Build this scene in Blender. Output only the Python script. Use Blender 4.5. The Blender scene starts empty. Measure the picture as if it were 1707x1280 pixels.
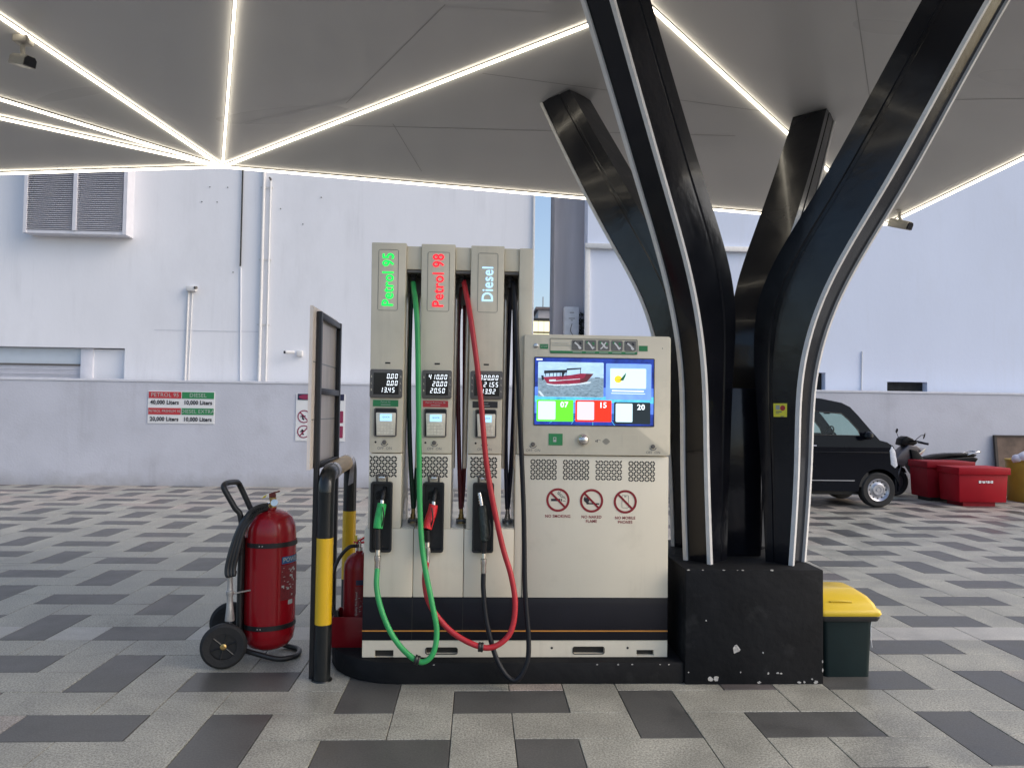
import bpy, bmesh, math, random
import numpy as np
from mathutils import Vector, Matrix
random.seed(7)
SC = bpy.context.scene
COL = SC.collection
R = math.radians

# ------------------------------------------------------------------ camera
YAW, PITCH, ROLL, FPX = 0.04566, 0.03517, 0.01392, 1238.0
CAM = Vector((-0.197, -3.537, 1.540))
f = Vector((math.sin(YAW)*math.cos(PITCH), math.cos(YAW)*math.cos(PITCH), math.sin(PITCH)))
r_ = Vector((math.cos(YAW), -math.sin(YAW), 0)); u_ = r_.cross(f)
r2 = math.cos(ROLL)*r_ + math.sin(ROLL)*u_; u2 = -math.sin(ROLL)*r_ + math.cos(ROLL)*u_
cd = bpy.data.cameras.new('camera'); cam = bpy.data.objects.new('camera', cd); COL.objects.link(cam)
m = Matrix((r2, u2, -f)).transposed().to_4x4(); m.translation = CAM; cam.matrix_world = m
cd.sensor_fit = 'HORIZONTAL'; cd.sensor_width = 36; cd.lens = 36*FPX/1707; cd.clip_start = .05; cd.clip_end = 2000
SC.camera = cam

# ------------------------------------------------------------------ sky and sun
W = bpy.data.worlds.new('World'); SC.world = W; W.use_nodes = True
nt = W.node_tree; bg = nt.nodes['Background']
sky = nt.nodes.new('ShaderNodeTexSky'); sky.sky_type = 'NISHITA'; sky.sun_disc = False
SUN_EL, SUN_AZ = 36, 106       # azimuth clockwise from +Y
sky.sun_elevation = R(SUN_EL); sky.sun_rotation = R(SUN_AZ); sky.altitude = 0; sky.air_density = 1.0; sky.dust_density = 2.8; sky.ozone_density = 1.0
nt.links.new(sky.outputs[0], bg.inputs[0]); bg.inputs[1].default_value = 0.15
sl = bpy.data.lights.new('sun', 'SUN'); sl.energy = 0.6; sl.angle = R(45); sl.color = (1, .96, .93)
so = bpy.data.objects.new('sun', sl); COL.objects.link(so)
sd = Vector((math.sin(R(SUN_AZ))*math.cos(R(SUN_EL)), math.cos(R(SUN_AZ))*math.cos(R(SUN_EL)), math.sin(R(SUN_EL))))
so.rotation_euler = sd.to_track_quat('Z', 'Y').to_euler(); so.location = (0, 0, 20)
SC.view_settings.view_transform = 'Standard'; SC.view_settings.look = 'None'
SC.view_settings.gamma = 1; SC.view_settings.use_curve_mapping = False; SC.view_settings.exposure = 0.58
SC.render.engine = 'CYCLES'; SC.cycles.use_denoising = True; SC.cycles.max_bounces = 8
SC.cycles.sample_clamp_indirect = 6
LED_STRENGTH = 4.5

# ------------------------------------------------------------------ materials
def mat(name, col, rough=.5, metal=0.0, var=.06, scale=6.0, bump=0.0, bscale=60.0, coat=0.0, detail=6, rvar=.0, emit=None, es=0.0, trans=0.0, ior=None, spec=None, dirt=None, stretch=None, streak=None, base=None):
    m = bpy.data.materials.new(name); m.use_nodes = True; nt = m.node_tree; b = nt.nodes['Principled BSDF']
    N, L = nt.nodes.new, nt.links.new
    b.inputs['Roughness'].default_value = rough; b.inputs['Metallic'].default_value = metal
    b.inputs['Base Color'].default_value = (*col, 1)
    if coat: b.inputs['Coat Weight'].default_value = coat; b.inputs['Coat Roughness'].default_value = .08
    if spec is not None: b.inputs['Specular IOR Level'].default_value = spec
    if ior: b.inputs['IOR'].default_value = ior
    if trans: b.inputs['Transmission Weight'].default_value = trans
    if emit: b.inputs['Emission Color'].default_value = (*emit, 1); b.inputs['Emission Strength'].default_value = es
    if var or bump or rvar or dirt or streak or base:
        tc = N('ShaderNodeTexCoord'); vec = tc.outputs['Object']
        if stretch:
            mp = N('ShaderNodeMapping'); mp.inputs['Scale'].default_value = stretch; L(vec, mp.inputs[0]); vec = mp.outputs[0]
        n1 = N('ShaderNodeTexNoise'); n1.inputs['Scale'].default_value = scale; n1.inputs['Detail'].default_value = detail; L(vec, n1.inputs['Vector'])
        mr = N('ShaderNodeMapRange'); mr.inputs[1].default_value = .3; mr.inputs[2].default_value = .7
        mr.inputs[3].default_value = 1-var; mr.inputs[4].default_value = 1+var; L(n1.outputs[0], mr.inputs[0])
        mx = N('ShaderNodeVectorMath'); mx.operation = 'SCALE'; mx.inputs[0].default_value = col; L(mr.outputs[0], mx.inputs['Scale'])
        out = mx.outputs[0]
        if dirt:
            dcol, ds, lo, hi, amt = dirt
            n2 = N('ShaderNodeTexNoise'); n2.inputs['Scale'].default_value = ds; n2.inputs['Detail'].default_value = 8; n2.inputs['Roughness'].default_value = .65; L(vec, n2.inputs['Vector'])
            m2 = N('ShaderNodeMapRange'); m2.inputs[1].default_value = lo; m2.inputs[2].default_value = hi; m2.inputs[4].default_value = amt; L(n2.outputs[0], m2.inputs[0])
            mi = N('ShaderNodeMix'); mi.data_type = 'RGBA'; L(m2.outputs[0], mi.inputs[0]); L(out, mi.inputs[6]); mi.inputs[7].default_value = (*dcol, 1); out = mi.outputs[2]
        if streak:      # run-down marks: (colour, scale, amount)
            mp2 = N('ShaderNodeMapping'); mp2.inputs['Scale'].default_value = (1, 1, .06); L(tc.outputs['Object'], mp2.inputs[0])
            n4 = N('ShaderNodeTexNoise'); n4.inputs['Scale'].default_value = streak[1]; n4.inputs['Detail'].default_value = 5; n4.inputs['Roughness'].default_value = .7; L(mp2.outputs[0], n4.inputs['Vector'])
            n5 = N('ShaderNodeTexNoise'); n5.inputs['Scale'].default_value = streak[1]*.25; L(tc.outputs['Object'], n5.inputs['Vector'])
            m4 = N('ShaderNodeMapRange'); m4.inputs[1].default_value = .52; m4.inputs[2].default_value = .78; m4.inputs[4].default_value = streak[2]; L(n4.outputs[0], m4.inputs[0])
            m5 = N('ShaderNodeMapRange'); m5.inputs[1].default_value = .42; m5.inputs[2].default_value = .6; L(n5.outputs[0], m5.inputs[0])
            mm_ = N('ShaderNodeMath'); mm_.operation = 'MULTIPLY'; L(m4.outputs[0], mm_.inputs[0]); L(m5.outputs[0], mm_.inputs[1])
            mi = N('ShaderNodeMix'); mi.data_type = 'RGBA'; L(mm_.outputs[0], mi.inputs[0]); L(out, mi.inputs[6]); mi.inputs[7].default_value = (*streak[0], 1); out = mi.outputs[2]
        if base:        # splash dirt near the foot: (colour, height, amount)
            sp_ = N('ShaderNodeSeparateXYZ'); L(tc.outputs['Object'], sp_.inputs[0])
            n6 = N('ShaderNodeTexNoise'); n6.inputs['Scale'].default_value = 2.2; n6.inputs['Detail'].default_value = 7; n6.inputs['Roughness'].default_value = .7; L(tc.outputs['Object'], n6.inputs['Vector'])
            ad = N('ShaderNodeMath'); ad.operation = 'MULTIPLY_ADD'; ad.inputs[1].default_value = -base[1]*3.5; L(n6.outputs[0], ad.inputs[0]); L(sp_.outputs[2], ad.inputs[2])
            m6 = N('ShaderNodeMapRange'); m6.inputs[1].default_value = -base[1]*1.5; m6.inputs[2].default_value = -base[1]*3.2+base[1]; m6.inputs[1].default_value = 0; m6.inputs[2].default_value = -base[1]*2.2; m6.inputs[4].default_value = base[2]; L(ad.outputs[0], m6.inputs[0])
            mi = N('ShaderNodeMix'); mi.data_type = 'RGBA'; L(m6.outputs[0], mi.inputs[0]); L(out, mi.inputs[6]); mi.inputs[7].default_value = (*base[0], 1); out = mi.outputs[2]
        L(out, b.inputs['Base Color'])
        if rvar:
            m3 = N('ShaderNodeMapRange'); m3.inputs[1].default_value = .3; m3.inputs[2].default_value = .7; m3.inputs[3].default_value = max(0, rough-rvar); m3.inputs[4].default_value = rough+rvar
            L(n1.outputs[0], m3.inputs[0]); L(m3.outputs[0], b.inputs['Roughness'])
        if bump:
            n3 = N('ShaderNodeTexNoise'); n3.inputs['Scale'].default_value = bscale; n3.inputs['Detail'].default_value = 4; L(vec, n3.inputs['Vector'])
            bp = N('ShaderNodeBump'); bp.inputs['Strength'].default_value = bump; bp.inputs['Distance'].default_value = .01; L(n3.outputs[0], bp.inputs['Height']); L(bp.outputs[0], b.inputs['Normal'])
    return m

def emis(name, col, s):
    return mat(name, (col[0]*.3, col[1]*.3, col[2]*.3), .4, var=0, emit=col, es=s)

def slab_mat(name, col, var, spk, spk_col, rough=.42):
    """granite paver: per-piece tone, speckle, broad stains"""
    m = bpy.data.materials.new(name); m.use_nodes = True; nt = m.node_tree; b = nt.nodes['Principled BSDF']; N, L = nt.nodes.new, nt.links.new
    g = N('ShaderNodeNewGeometry'); tc = N('ShaderNodeTexCoord')
    mr = N('ShaderNodeMapRange'); mr.inputs[3].default_value = 1-var; mr.inputs[4].default_value = 1+var; L(g.outputs['Random Per Island'], mr.inputs[0])
    hs = N('ShaderNodeHueSaturation'); hs.inputs['Color'].default_value = (*col, 1); L(mr.outputs[0], hs.inputs['Value'])
    # warm / cool tint per piece
    sn = N('ShaderNodeMath'); sn.operation = 'MULTIPLY'; sn.inputs[1].default_value = 37.7; L(g.outputs['Random Per Island'], sn.inputs[0])
    fr = N('ShaderNodeMath'); fr.operation = 'FRACT'; L(sn.outputs[0], fr.inputs[0])
    tint = N('ShaderNodeValToRGB'); tint.color_ramp.elements[0].color = (.93, 1.0, .96, 1); tint.color_ramp.elements[1].color = (1.05, .98, .96, 1); L(fr.outputs[0], tint.inputs[0])
    mu = N('ShaderNodeMix'); mu.data_type = 'RGBA'; mu.blend_type = 'MULTIPLY'; mu.inputs[0].default_value = 1; L(hs.outputs[0], mu.inputs[6]); L(tint.outputs[0], mu.inputs[7])
    sp = N('ShaderNodeTexNoise'); sp.inputs['Scale'].default_value = 105; sp.inputs['Detail'].default_value = 3; sp.inputs['Roughness'].default_value = .8; L(tc.outputs['Object'], sp.inputs['Vector'])
    m1 = N('ShaderNodeMapRange'); m1.inputs[1].default_value = .40; m1.inputs[2].default_value = .62; m1.inputs[3].default_value = -spk; m1.inputs[4].default_value = spk; L(sp.outputs[0], m1.inputs[0])
    a = N('ShaderNodeMath'); a.operation = 'ADD'; a.inputs[1].default_value = 1; L(m1.outputs[0], a.inputs[0])
    bn = N('ShaderNodeTexNoise'); bn.inputs['Scale'].default_value = 2.3; bn.inputs['Detail'].default_value = 9; bn.inputs['Roughness'].default_value = .62; L(tc.outputs['Object'], bn.inputs['Vector'])
    m2 = N('ShaderNodeMapRange'); m2.inputs[1].default_value = .32; m2.inputs[2].default_value = .68; m2.inputs[3].default_value = .74; m2.inputs[4].default_value = 1.20; L(bn.outputs[0], m2.inputs[0])
    p = N('ShaderNodeMath'); p.operation = 'MULTIPLY'; L(a.outputs[0], p.inputs[0]); L(m2.outputs[0], p.inputs[1])
    st = N('ShaderNodeTexNoise'); st.inputs['Scale'].default_value = .9; st.inputs['Detail'].default_value = 10; st.inputs['Roughness'].default_value = .7; st.inputs['Distortion'].default_value = .6; L(tc.outputs['Object'], st.inputs['Vector'])
    m8 = N('ShaderNodeMapRange'); m8.inputs[1].default_value = .55; m8.inputs[2].default_value = .72; m8.inputs[3].default_value = 1; m8.inputs[4].default_value = .62; L(st.outputs[0], m8.inputs[0])
    p2 = N('ShaderNodeMath'); p2.operation = 'MULTIPLY'; L(p.outputs[0], p2.inputs[0]); L(m8.outputs[0], p2.inputs[1]); p = p2
    sc_ = N('ShaderNodeVectorMath'); sc_.operation = 'SCALE'; L(mu.outputs[2], sc_.inputs[0]); L(p.outputs[0], sc_.inputs['Scale'])
    L(sc_.outputs[0], b.inputs['Base Color'])
    rr = N('ShaderNodeMapRange'); rr.inputs[1].default_value = .3; rr.inputs[2].default_value = .7; rr.inputs[3].default_value = rough-.12; rr.inputs[4].default_value = rough+.12; L(bn.outputs[0], rr.inputs[0]); L(rr.outputs[0], b.inputs['Roughness'])
    bp = N('ShaderNodeBump'); bp.inputs['Strength'].default_value = .25; bp.inputs['Distance'].default_value = .004; L(sp.outputs[0], bp.inputs['Height']); L(bp.outputs[0], b.inputs['Normal'])
    return m

M = dict(
    slab_light=slab_mat('light_granite', (.375, .345, .308), .08, .42, None),
    slab_dark=slab_mat('dark_granite', (.112, .104, .102), .20, .20, None, .40),
    slab_pale=slab_mat('pale_row_slab', (.46, .42, .40), .05, .16, None),  # paler, pinkish tone for the one cut row of light slabs
    joint=mat('joint_sand', (.10, .095, .09), .95),
    asphalt=mat('asphalt', (.06, .06, .06), .9, var=.2, scale=3),
    wall=mat('painted_wall_white', (.83, .835, .87), .75, var=.035, scale=.7, bump=.15, bscale=18, dirt=((.58, .58, .60), .9, .52, .85, .35), stretch=(1, 1, .5), streak=((.50, .50, .52), 3.0, .38)),
    wall_bluish_lit=mat('white_wall_bluish_light_tint', (.70, .76, .90), .75, var=.03, scale=.6, bump=.15, bscale=18, dirt=((.6, .63, .70), .8, .55, .85, .3), stretch=(1, 1, .5), streak=((.55, .57, .62), 3.0, .3)),  # white wall with the bluish light on it mixed into the colour
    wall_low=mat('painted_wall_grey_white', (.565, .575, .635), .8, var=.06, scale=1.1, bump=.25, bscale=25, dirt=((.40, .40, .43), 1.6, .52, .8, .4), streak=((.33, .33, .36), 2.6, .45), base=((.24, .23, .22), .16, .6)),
    wall_cap=mat('wall_cap_paint', (.66, .67, .72), .8, var=.05),
    trim=mat('white_trim_paint', (.74, .73, .72), .45, var=.05, scale=20),
    louvre=mat('louvre_white', (.70, .70, .75), .45, var=.04),
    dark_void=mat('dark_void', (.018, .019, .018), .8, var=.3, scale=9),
    glass_pale=mat('pale_shutter', (.62, .68, .74), .35, var=.03),
    ceiling=mat('grey_soffit_panel', (.60, .597, .595), .30, metal=.0, var=.03, scale=.6, detail=2, bump=.40, bscale=1.5, rvar=.04, coat=.5, stretch=(.4, 1.6, 1)),
    seam=mat('soffit_seam', (.36, .36, .36), .7, var=0),
    seam_l=mat('soffit_seam_light', (.55, .55, .55), .5, var=0),
    canopy_top=mat('canopy_top', (.35, .35, .36), .6),
    black_gloss=mat('gloss_black_paint', (.0055, .006, .009), .20, spec=.28, var=.25, scale=3, bump=.34, bscale=7, coat=.22, rvar=.08),
    black_trimline=mat('strip_white', (.72, .71, .70), .4, var=.06, scale=14, dirt=((.45, .43, .40), 12, .6, .8, .5)),
    ped=mat('black_masonry_paint', (.010, .0105, .012), .75, spec=.2, var=.25, scale=5, bump=.35, bscale=22, dirt=((.06, .06, .06), 4, .58, .8, .5)),
    chip=mat('chipped_plaster', (.50, .48, .45), .9, var=.25, scale=60, bump=.6, bscale=90),
    cream=mat('cream_enamel', (.78, .715, .575), .42, var=.025, scale=3, coat=.15, bump=.03, bscale=3, streak=((.42, .36, .26), 9, .32), dirt=((.50, .44, .33), 5, .56, .85, .35)),
    cream_top=mat('cream_enamel_worn', (.73, .665, .52), .45, var=.06, scale=4, coat=.15, bump=.06, bscale=5, streak=((.42, .37, .28), 8, .30), dirt=((.46, .41, .31), 6, .54, .85, .4)),
    gap=mat('panel_gap', (.03, .028, .025), .8, var=0),
    band=mat('navy_black_band', (.008, .008, .013), .5, spec=.25, var=.1, coat=.1),
    orange=mat('orange_line', (.62, .26, .05), .4, var=.04),
    bezel=mat('grey_brown_bezel', (.13, .12, .11), .45, var=.08),
    lcd=mat('lcd_glass', (.012, .013, .018), .12, var=0),
    black_plastic=mat('black_plastic', (.015, .015, .016), .38, var=.15, scale=20, bump=.1, bscale=60),
    black_rubber=mat('black_rubber', (.014, .014, .015), .45, var=.15, scale=30, bump=.15, bscale=120),
    black_hose=mat('black_hose_rubber', (.009, .010, .014), .45, spec=.3, var=.15, scale=30, bump=.08, bscale=150),
    green_hose=mat('green_hose_rubber', (.035, .36, .10), .42, var=.12, scale=9, bump=.08, bscale=150, dirt=((.02, .16, .05), 7, .58, .8, .4)),
    red_hose=mat('red_hose_rubber', (.46, .02, .03), .40, var=.12, scale=9, bump=.08, bscale=150, dirt=((.2, .01, .015), 7, .58, .8, .4)),
    green_dark=mat('dark_green_hose', (.012, .05, .032), .4, var=.1),
    red_dark=mat('dark_red_hose', (.12, .012, .018), .4, var=.1),
    navy_hose=mat('navy_hose', (.016, .012, .035), .4, var=.1),
    grip_green=mat('green_grip_rubber', (.03, .42, .10), .4, var=.2, scale=40, bump=.4, bscale=90),
    grip_red=mat('red_grip_rubber', (.68, .02, .03), .4, var=.2, scale=40, bump=.4, bscale=90),
    grip_black=mat('black_grip_rubber', (.02, .03, .028), .35, var=.5, scale=60, bump=.5, bscale=90),
    chrome=mat('chrome', (.68, .66, .63), .22, metal=1, var=.15, scale=30),
    steel=mat('brushed_steel_rail', (.62, .57, .51), .32, metal=.75, var=.1, scale=20),
    brass=mat('brass', (.55, .38, .15), .35, metal=1, var=.2, scale=50),
    acrylic=mat('acrylic', (.85, .87, .9), .05, var=0, trans=1.0, ior=1.0, coat=.5),
    sticker_green=mat('sticker_green', (.03, .24, .085), .45, var=.06),
    sticker_red=mat('sticker_red', (.50, .035, .045), .45, var=.06),
    sticker_black=mat('sticker_black', (.03, .028, .028), .45, var=.06),
    print_white=mat('print_white', (.78, .78, .78), .6, var=0),
    print_dim=mat('print_dim_white', (.45, .48, .45), .6, var=0),
    print_black=mat('print_black', (.02, .02, .03), .6, var=0),
    print_grey=mat('print_grey', (.22, .21, .20), .6, var=0),
    print_red=mat('print_red', (.26, .012, .02), .5, var=0),
    print_navy=mat('print_navy', (.018, .02, .06), .5, var=0),
    print_maroon=mat('print_maroon', (.28, .025, .08), .5, var=0),
    keypad=mat('keypad_steel', (.78, .73, .60), .36, metal=.25, var=.08, scale=20),
    key=mat('key_steel', (.85, .80, .66), .4, metal=.1, var=.1, scale=60),
    icon_grey=mat('icon_grey', (.16, .16, .155), .5, var=.1, scale=60),
    ext_red=mat('extinguisher_red', (.33, .006, .012), .26, spec=.35, var=.06, scale=4, coat=.25, bump=.02, bscale=8),
    ext_red2=mat('extinguisher_red_worn', (.22, .007, .012), .35, spec=.3, var=.1, scale=6, coat=.1),
    blue_label=mat('label_blue', (.02, .11, .26), .5, var=.05),
    label_red=mat('label_dark_red', (.20, .02, .025), .5, var=.3, scale=70),
    yellow_tag=mat('yellow_tag', (.75, .60, .08), .5, var=.1),
    lever=mat('lever_red_brown', (.18, .03, .02), .45, var=.2, scale=40),
    silver=mat('silver_nozzle', (.50, .49, .48), .4, metal=.6, var=.15, scale=40),
    boll_black=mat('bollard_black', (.010, .012, .013), .32, spec=.35, var=.15, scale=12, bump=.12, bscale=40, coat=.3),
    boll_yellow=mat('bollard_yellow', (.76, .46, .012), .32, var=.05, scale=6, coat=.3),
    wrap=mat('cardboard_wrap', (.62, .44, .23), .45, var=.2, scale=8, spec=.3, stretch=(3, .3, 3)),
    tape=mat('clear_tape', (.45, .42, .42), .2, var=.2, scale=20),
    frame_black=mat('frame_black', (.016, .016, .018), .4, var=.2, scale=9),
    board_back=mat('board_backing', (.80, .72, .66), .3, var=.10, scale=3, stretch=(1, 5, 1)),
    board_edge=mat('board_edge', (.35, .35, .35), .3, metal=.6, var=.1),
    bin_green=mat('bin_dark_green', (.006, .018, .019), .5, spec=.3, var=.12, scale=8, bump=.05),
    bin_yellow=mat('bin_yellow', (.80, .55, .03), .35, var=.05, scale=5, coat=.2),
    van_paint=mat('black_car_paint', (.003, .004, .008), .18, spec=.16, var=.1, coat=.06),
    van_glass=mat('tinted_glass', (.58, .84, .76), .02, var=0, trans=1.0, ior=1.0, coat=.6),
    van_dark=mat('van_trim', (.012, .012, .013), .5, var=.1),
    seat_dark=mat('van_seat', (.03, .035, .035), .8, var=.2),
    tyre=mat('tyre_rubber', (.016, .016, .017), .75, var=.2, scale=30, bump=.2, bscale=60),
    rim=mat('steel_rim', (.50, .50, .54), .32, metal=.85, var=.1, scale=20),
    lamp_clear=mat('headlamp_lens', (.68, .70, .76), .12, var=.15, scale=30, coat=.8),
    bike_black=mat('scooter_black', (.005, .005, .006), .38, spec=.15, var=.2),
    bike_grey=mat('scooter_grey', (.11, .10, .11), .3, metal=.4, var=.15),
    crate_red=mat('red_plastic', (.34, .004, .013), .5, spec=.2, var=.08, scale=4, bump=.04),
    crate_red2=mat('red_plastic_faded', (.24, .004, .012), .5, spec=.2, var=.1, scale=4),
    yellow_bin=mat('yellow_plastic_old', (.36, .24, .025), .5, var=.15, scale=4, dirt=((.25, .17, .05), 5, .55, .8, .5)),
    bag=mat('white_bag', (.66, .64, .70), .4, var=.08, scale=12),
    wood=mat('old_plywood', (.145, .10, .075), .75, var=.35, scale=5, dirt=((.07, .05, .04), 3, .5, .75, .6)),
    wood_edge=mat('dark_board_frame', (.05, .04, .035), .7, var=.2),
    tower_grey=mat('streaked_grey_cladding', (.42, .40, .42), .7, var=.25, scale=1.3, stretch=(1.5, 1.5, .12)),
    far_white=mat('far_building_white', (.50, .47, .46), .8, var=.1),
    far_roof=mat('far_roof', (.22, .18, .17), .8, var=.1),
    mullion=mat('dark_mullion', (.05, .05, .04), .6, var=0),
    cabinet=mat('white_cabinet', (.60, .60, .62), .5, var=.06, scale=12),
    leaf=mat('dark_leaf', (.03, .035, .03), .7, var=.3, scale=20),
    cctv=mat('camera_ivory', (.36, .34, .30), .4, var=.05),
    sticker_yellow=mat('sticker_yellow', (.88, .80, .06), .45, var=.05),
    cable_black=mat('cable_black', (.03, .03, .03), .6, var=0),
    led=emis('led_strip', (1.0, .90, .72), LED_STRENGTH),
    led_green=emis('led_text_green', (.0, .95, .09), 1.1),
    led_red=emis('led_text_red', (1.0, .015, .03), 1.1),
    led_white=emis('led_text_white', (.42, .70, 1.0), 1.0),
    seg=emis('display_digits', (.85, .92, 1.0), 1.0),
    lcd_blue=emis('keypad_lcd', (.42, .74, 1.0), .8),
    window_lit=emis('lit_window', (1.0, .88, .52), 1.1),
    s_navy=emis('screen_navy', (.01, .03, .22), .8),
    s_blue=emis('screen_blue', (.10, .22, .80), .8),
    s_cyan=emis('screen_cyan', (.10, .55, .85), .8),
    s_card=emis('screen_card_blue', (.16, .30, .82), .95),
    s_sky=emis('screen_sky', (.36, .53, .70), .9),
    s_sea=emis('screen_sea', (.10, .16, .21), .9),
    s_sea2=emis('screen_sea_light', (.19, .27, .34), .9),
    s_foam=emis('screen_foam', (.55, .66, .74), .9),
    s_hull=emis('screen_hull', (.24, .02, .05), .9),
    s_hull2=emis('screen_hull_dark', (.10, .02, .03), .9),
    s_dark=emis('screen_dark', (.015, .02, .03), .9),
    s_green=emis('screen_green', (.13, .85, .03), .9),
    s_red=emis('screen_red', (.80, .03, .01), .9),
    s_black=emis('screen_black', (.012, .02, .026), .9),
    s_white=emis('screen_white', (.58, .82, .90), .95),
    s_qrpink=emis('screen_pale_pink', (.70, .58, .66), .95),
    s_white2=emis('screen_text', (.80, .92, .98), 1.0),
    s_yellow=emis('screen_yellow', (.95, .55, .03), .95),
)

def picture_noise(key, scale, lo, hi, stretch=(1, 1, 1)):
    nt = M[key].node_tree; b = nt.nodes['Principled BSDF']; N, L = nt.nodes.new, nt.links.new
    tc = N('ShaderNodeTexCoord'); mp = N('ShaderNodeMapping'); mp.inputs['Scale'].default_value = stretch; n = N('ShaderNodeTexNoise'); n.inputs['Scale'].default_value = scale; n.inputs['Detail'].default_value = 6; n.inputs['Roughness'].default_value = .7
    r = N('ShaderNodeMapRange'); r.inputs[1].default_value = .3; r.inputs[2].default_value = .7; r.inputs[3].default_value = lo; r.inputs[4].default_value = hi
    v = N('ShaderNodeVectorMath'); v.operation = 'SCALE'; v.inputs[0].default_value = b.inputs['Emission Color'].default_value[:3]
    L(tc.outputs['Object'], mp.inputs[0]); L(mp.outputs[0], n.inputs['Vector']); L(n.outputs[0], r.inputs[0]); L(r.outputs[0], v.inputs['Scale']); L(v.outputs[0], b.inputs['Emission Color'])
picture_noise('s_sky', 12, .8, 1.3, (1, 1, 2.5)); picture_noise('s_sea', 90, .5, 1.5, (.5, 1, 2)); picture_noise('s_sea2', 70, .45, 1.5, (.5, 1, 2.2))
picture_noise('s_hull', 60, .5, 1.4, (1, 1, 2)); picture_noise('s_foam', 120, .6, 1.2); picture_noise('s_navy', 14, .5, 2.2); picture_noise('s_blue', 16, .5, 1.4); picture_noise('s_cyan', 20, .5, 1.4); picture_noise('s_card', 6, .8, 1.3)
picture_noise('led_green', 260, .75, 1.2); picture_noise('led_red', 260, .75, 1.2); picture_noise('led_white', 260, .75, 1.2)

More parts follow.
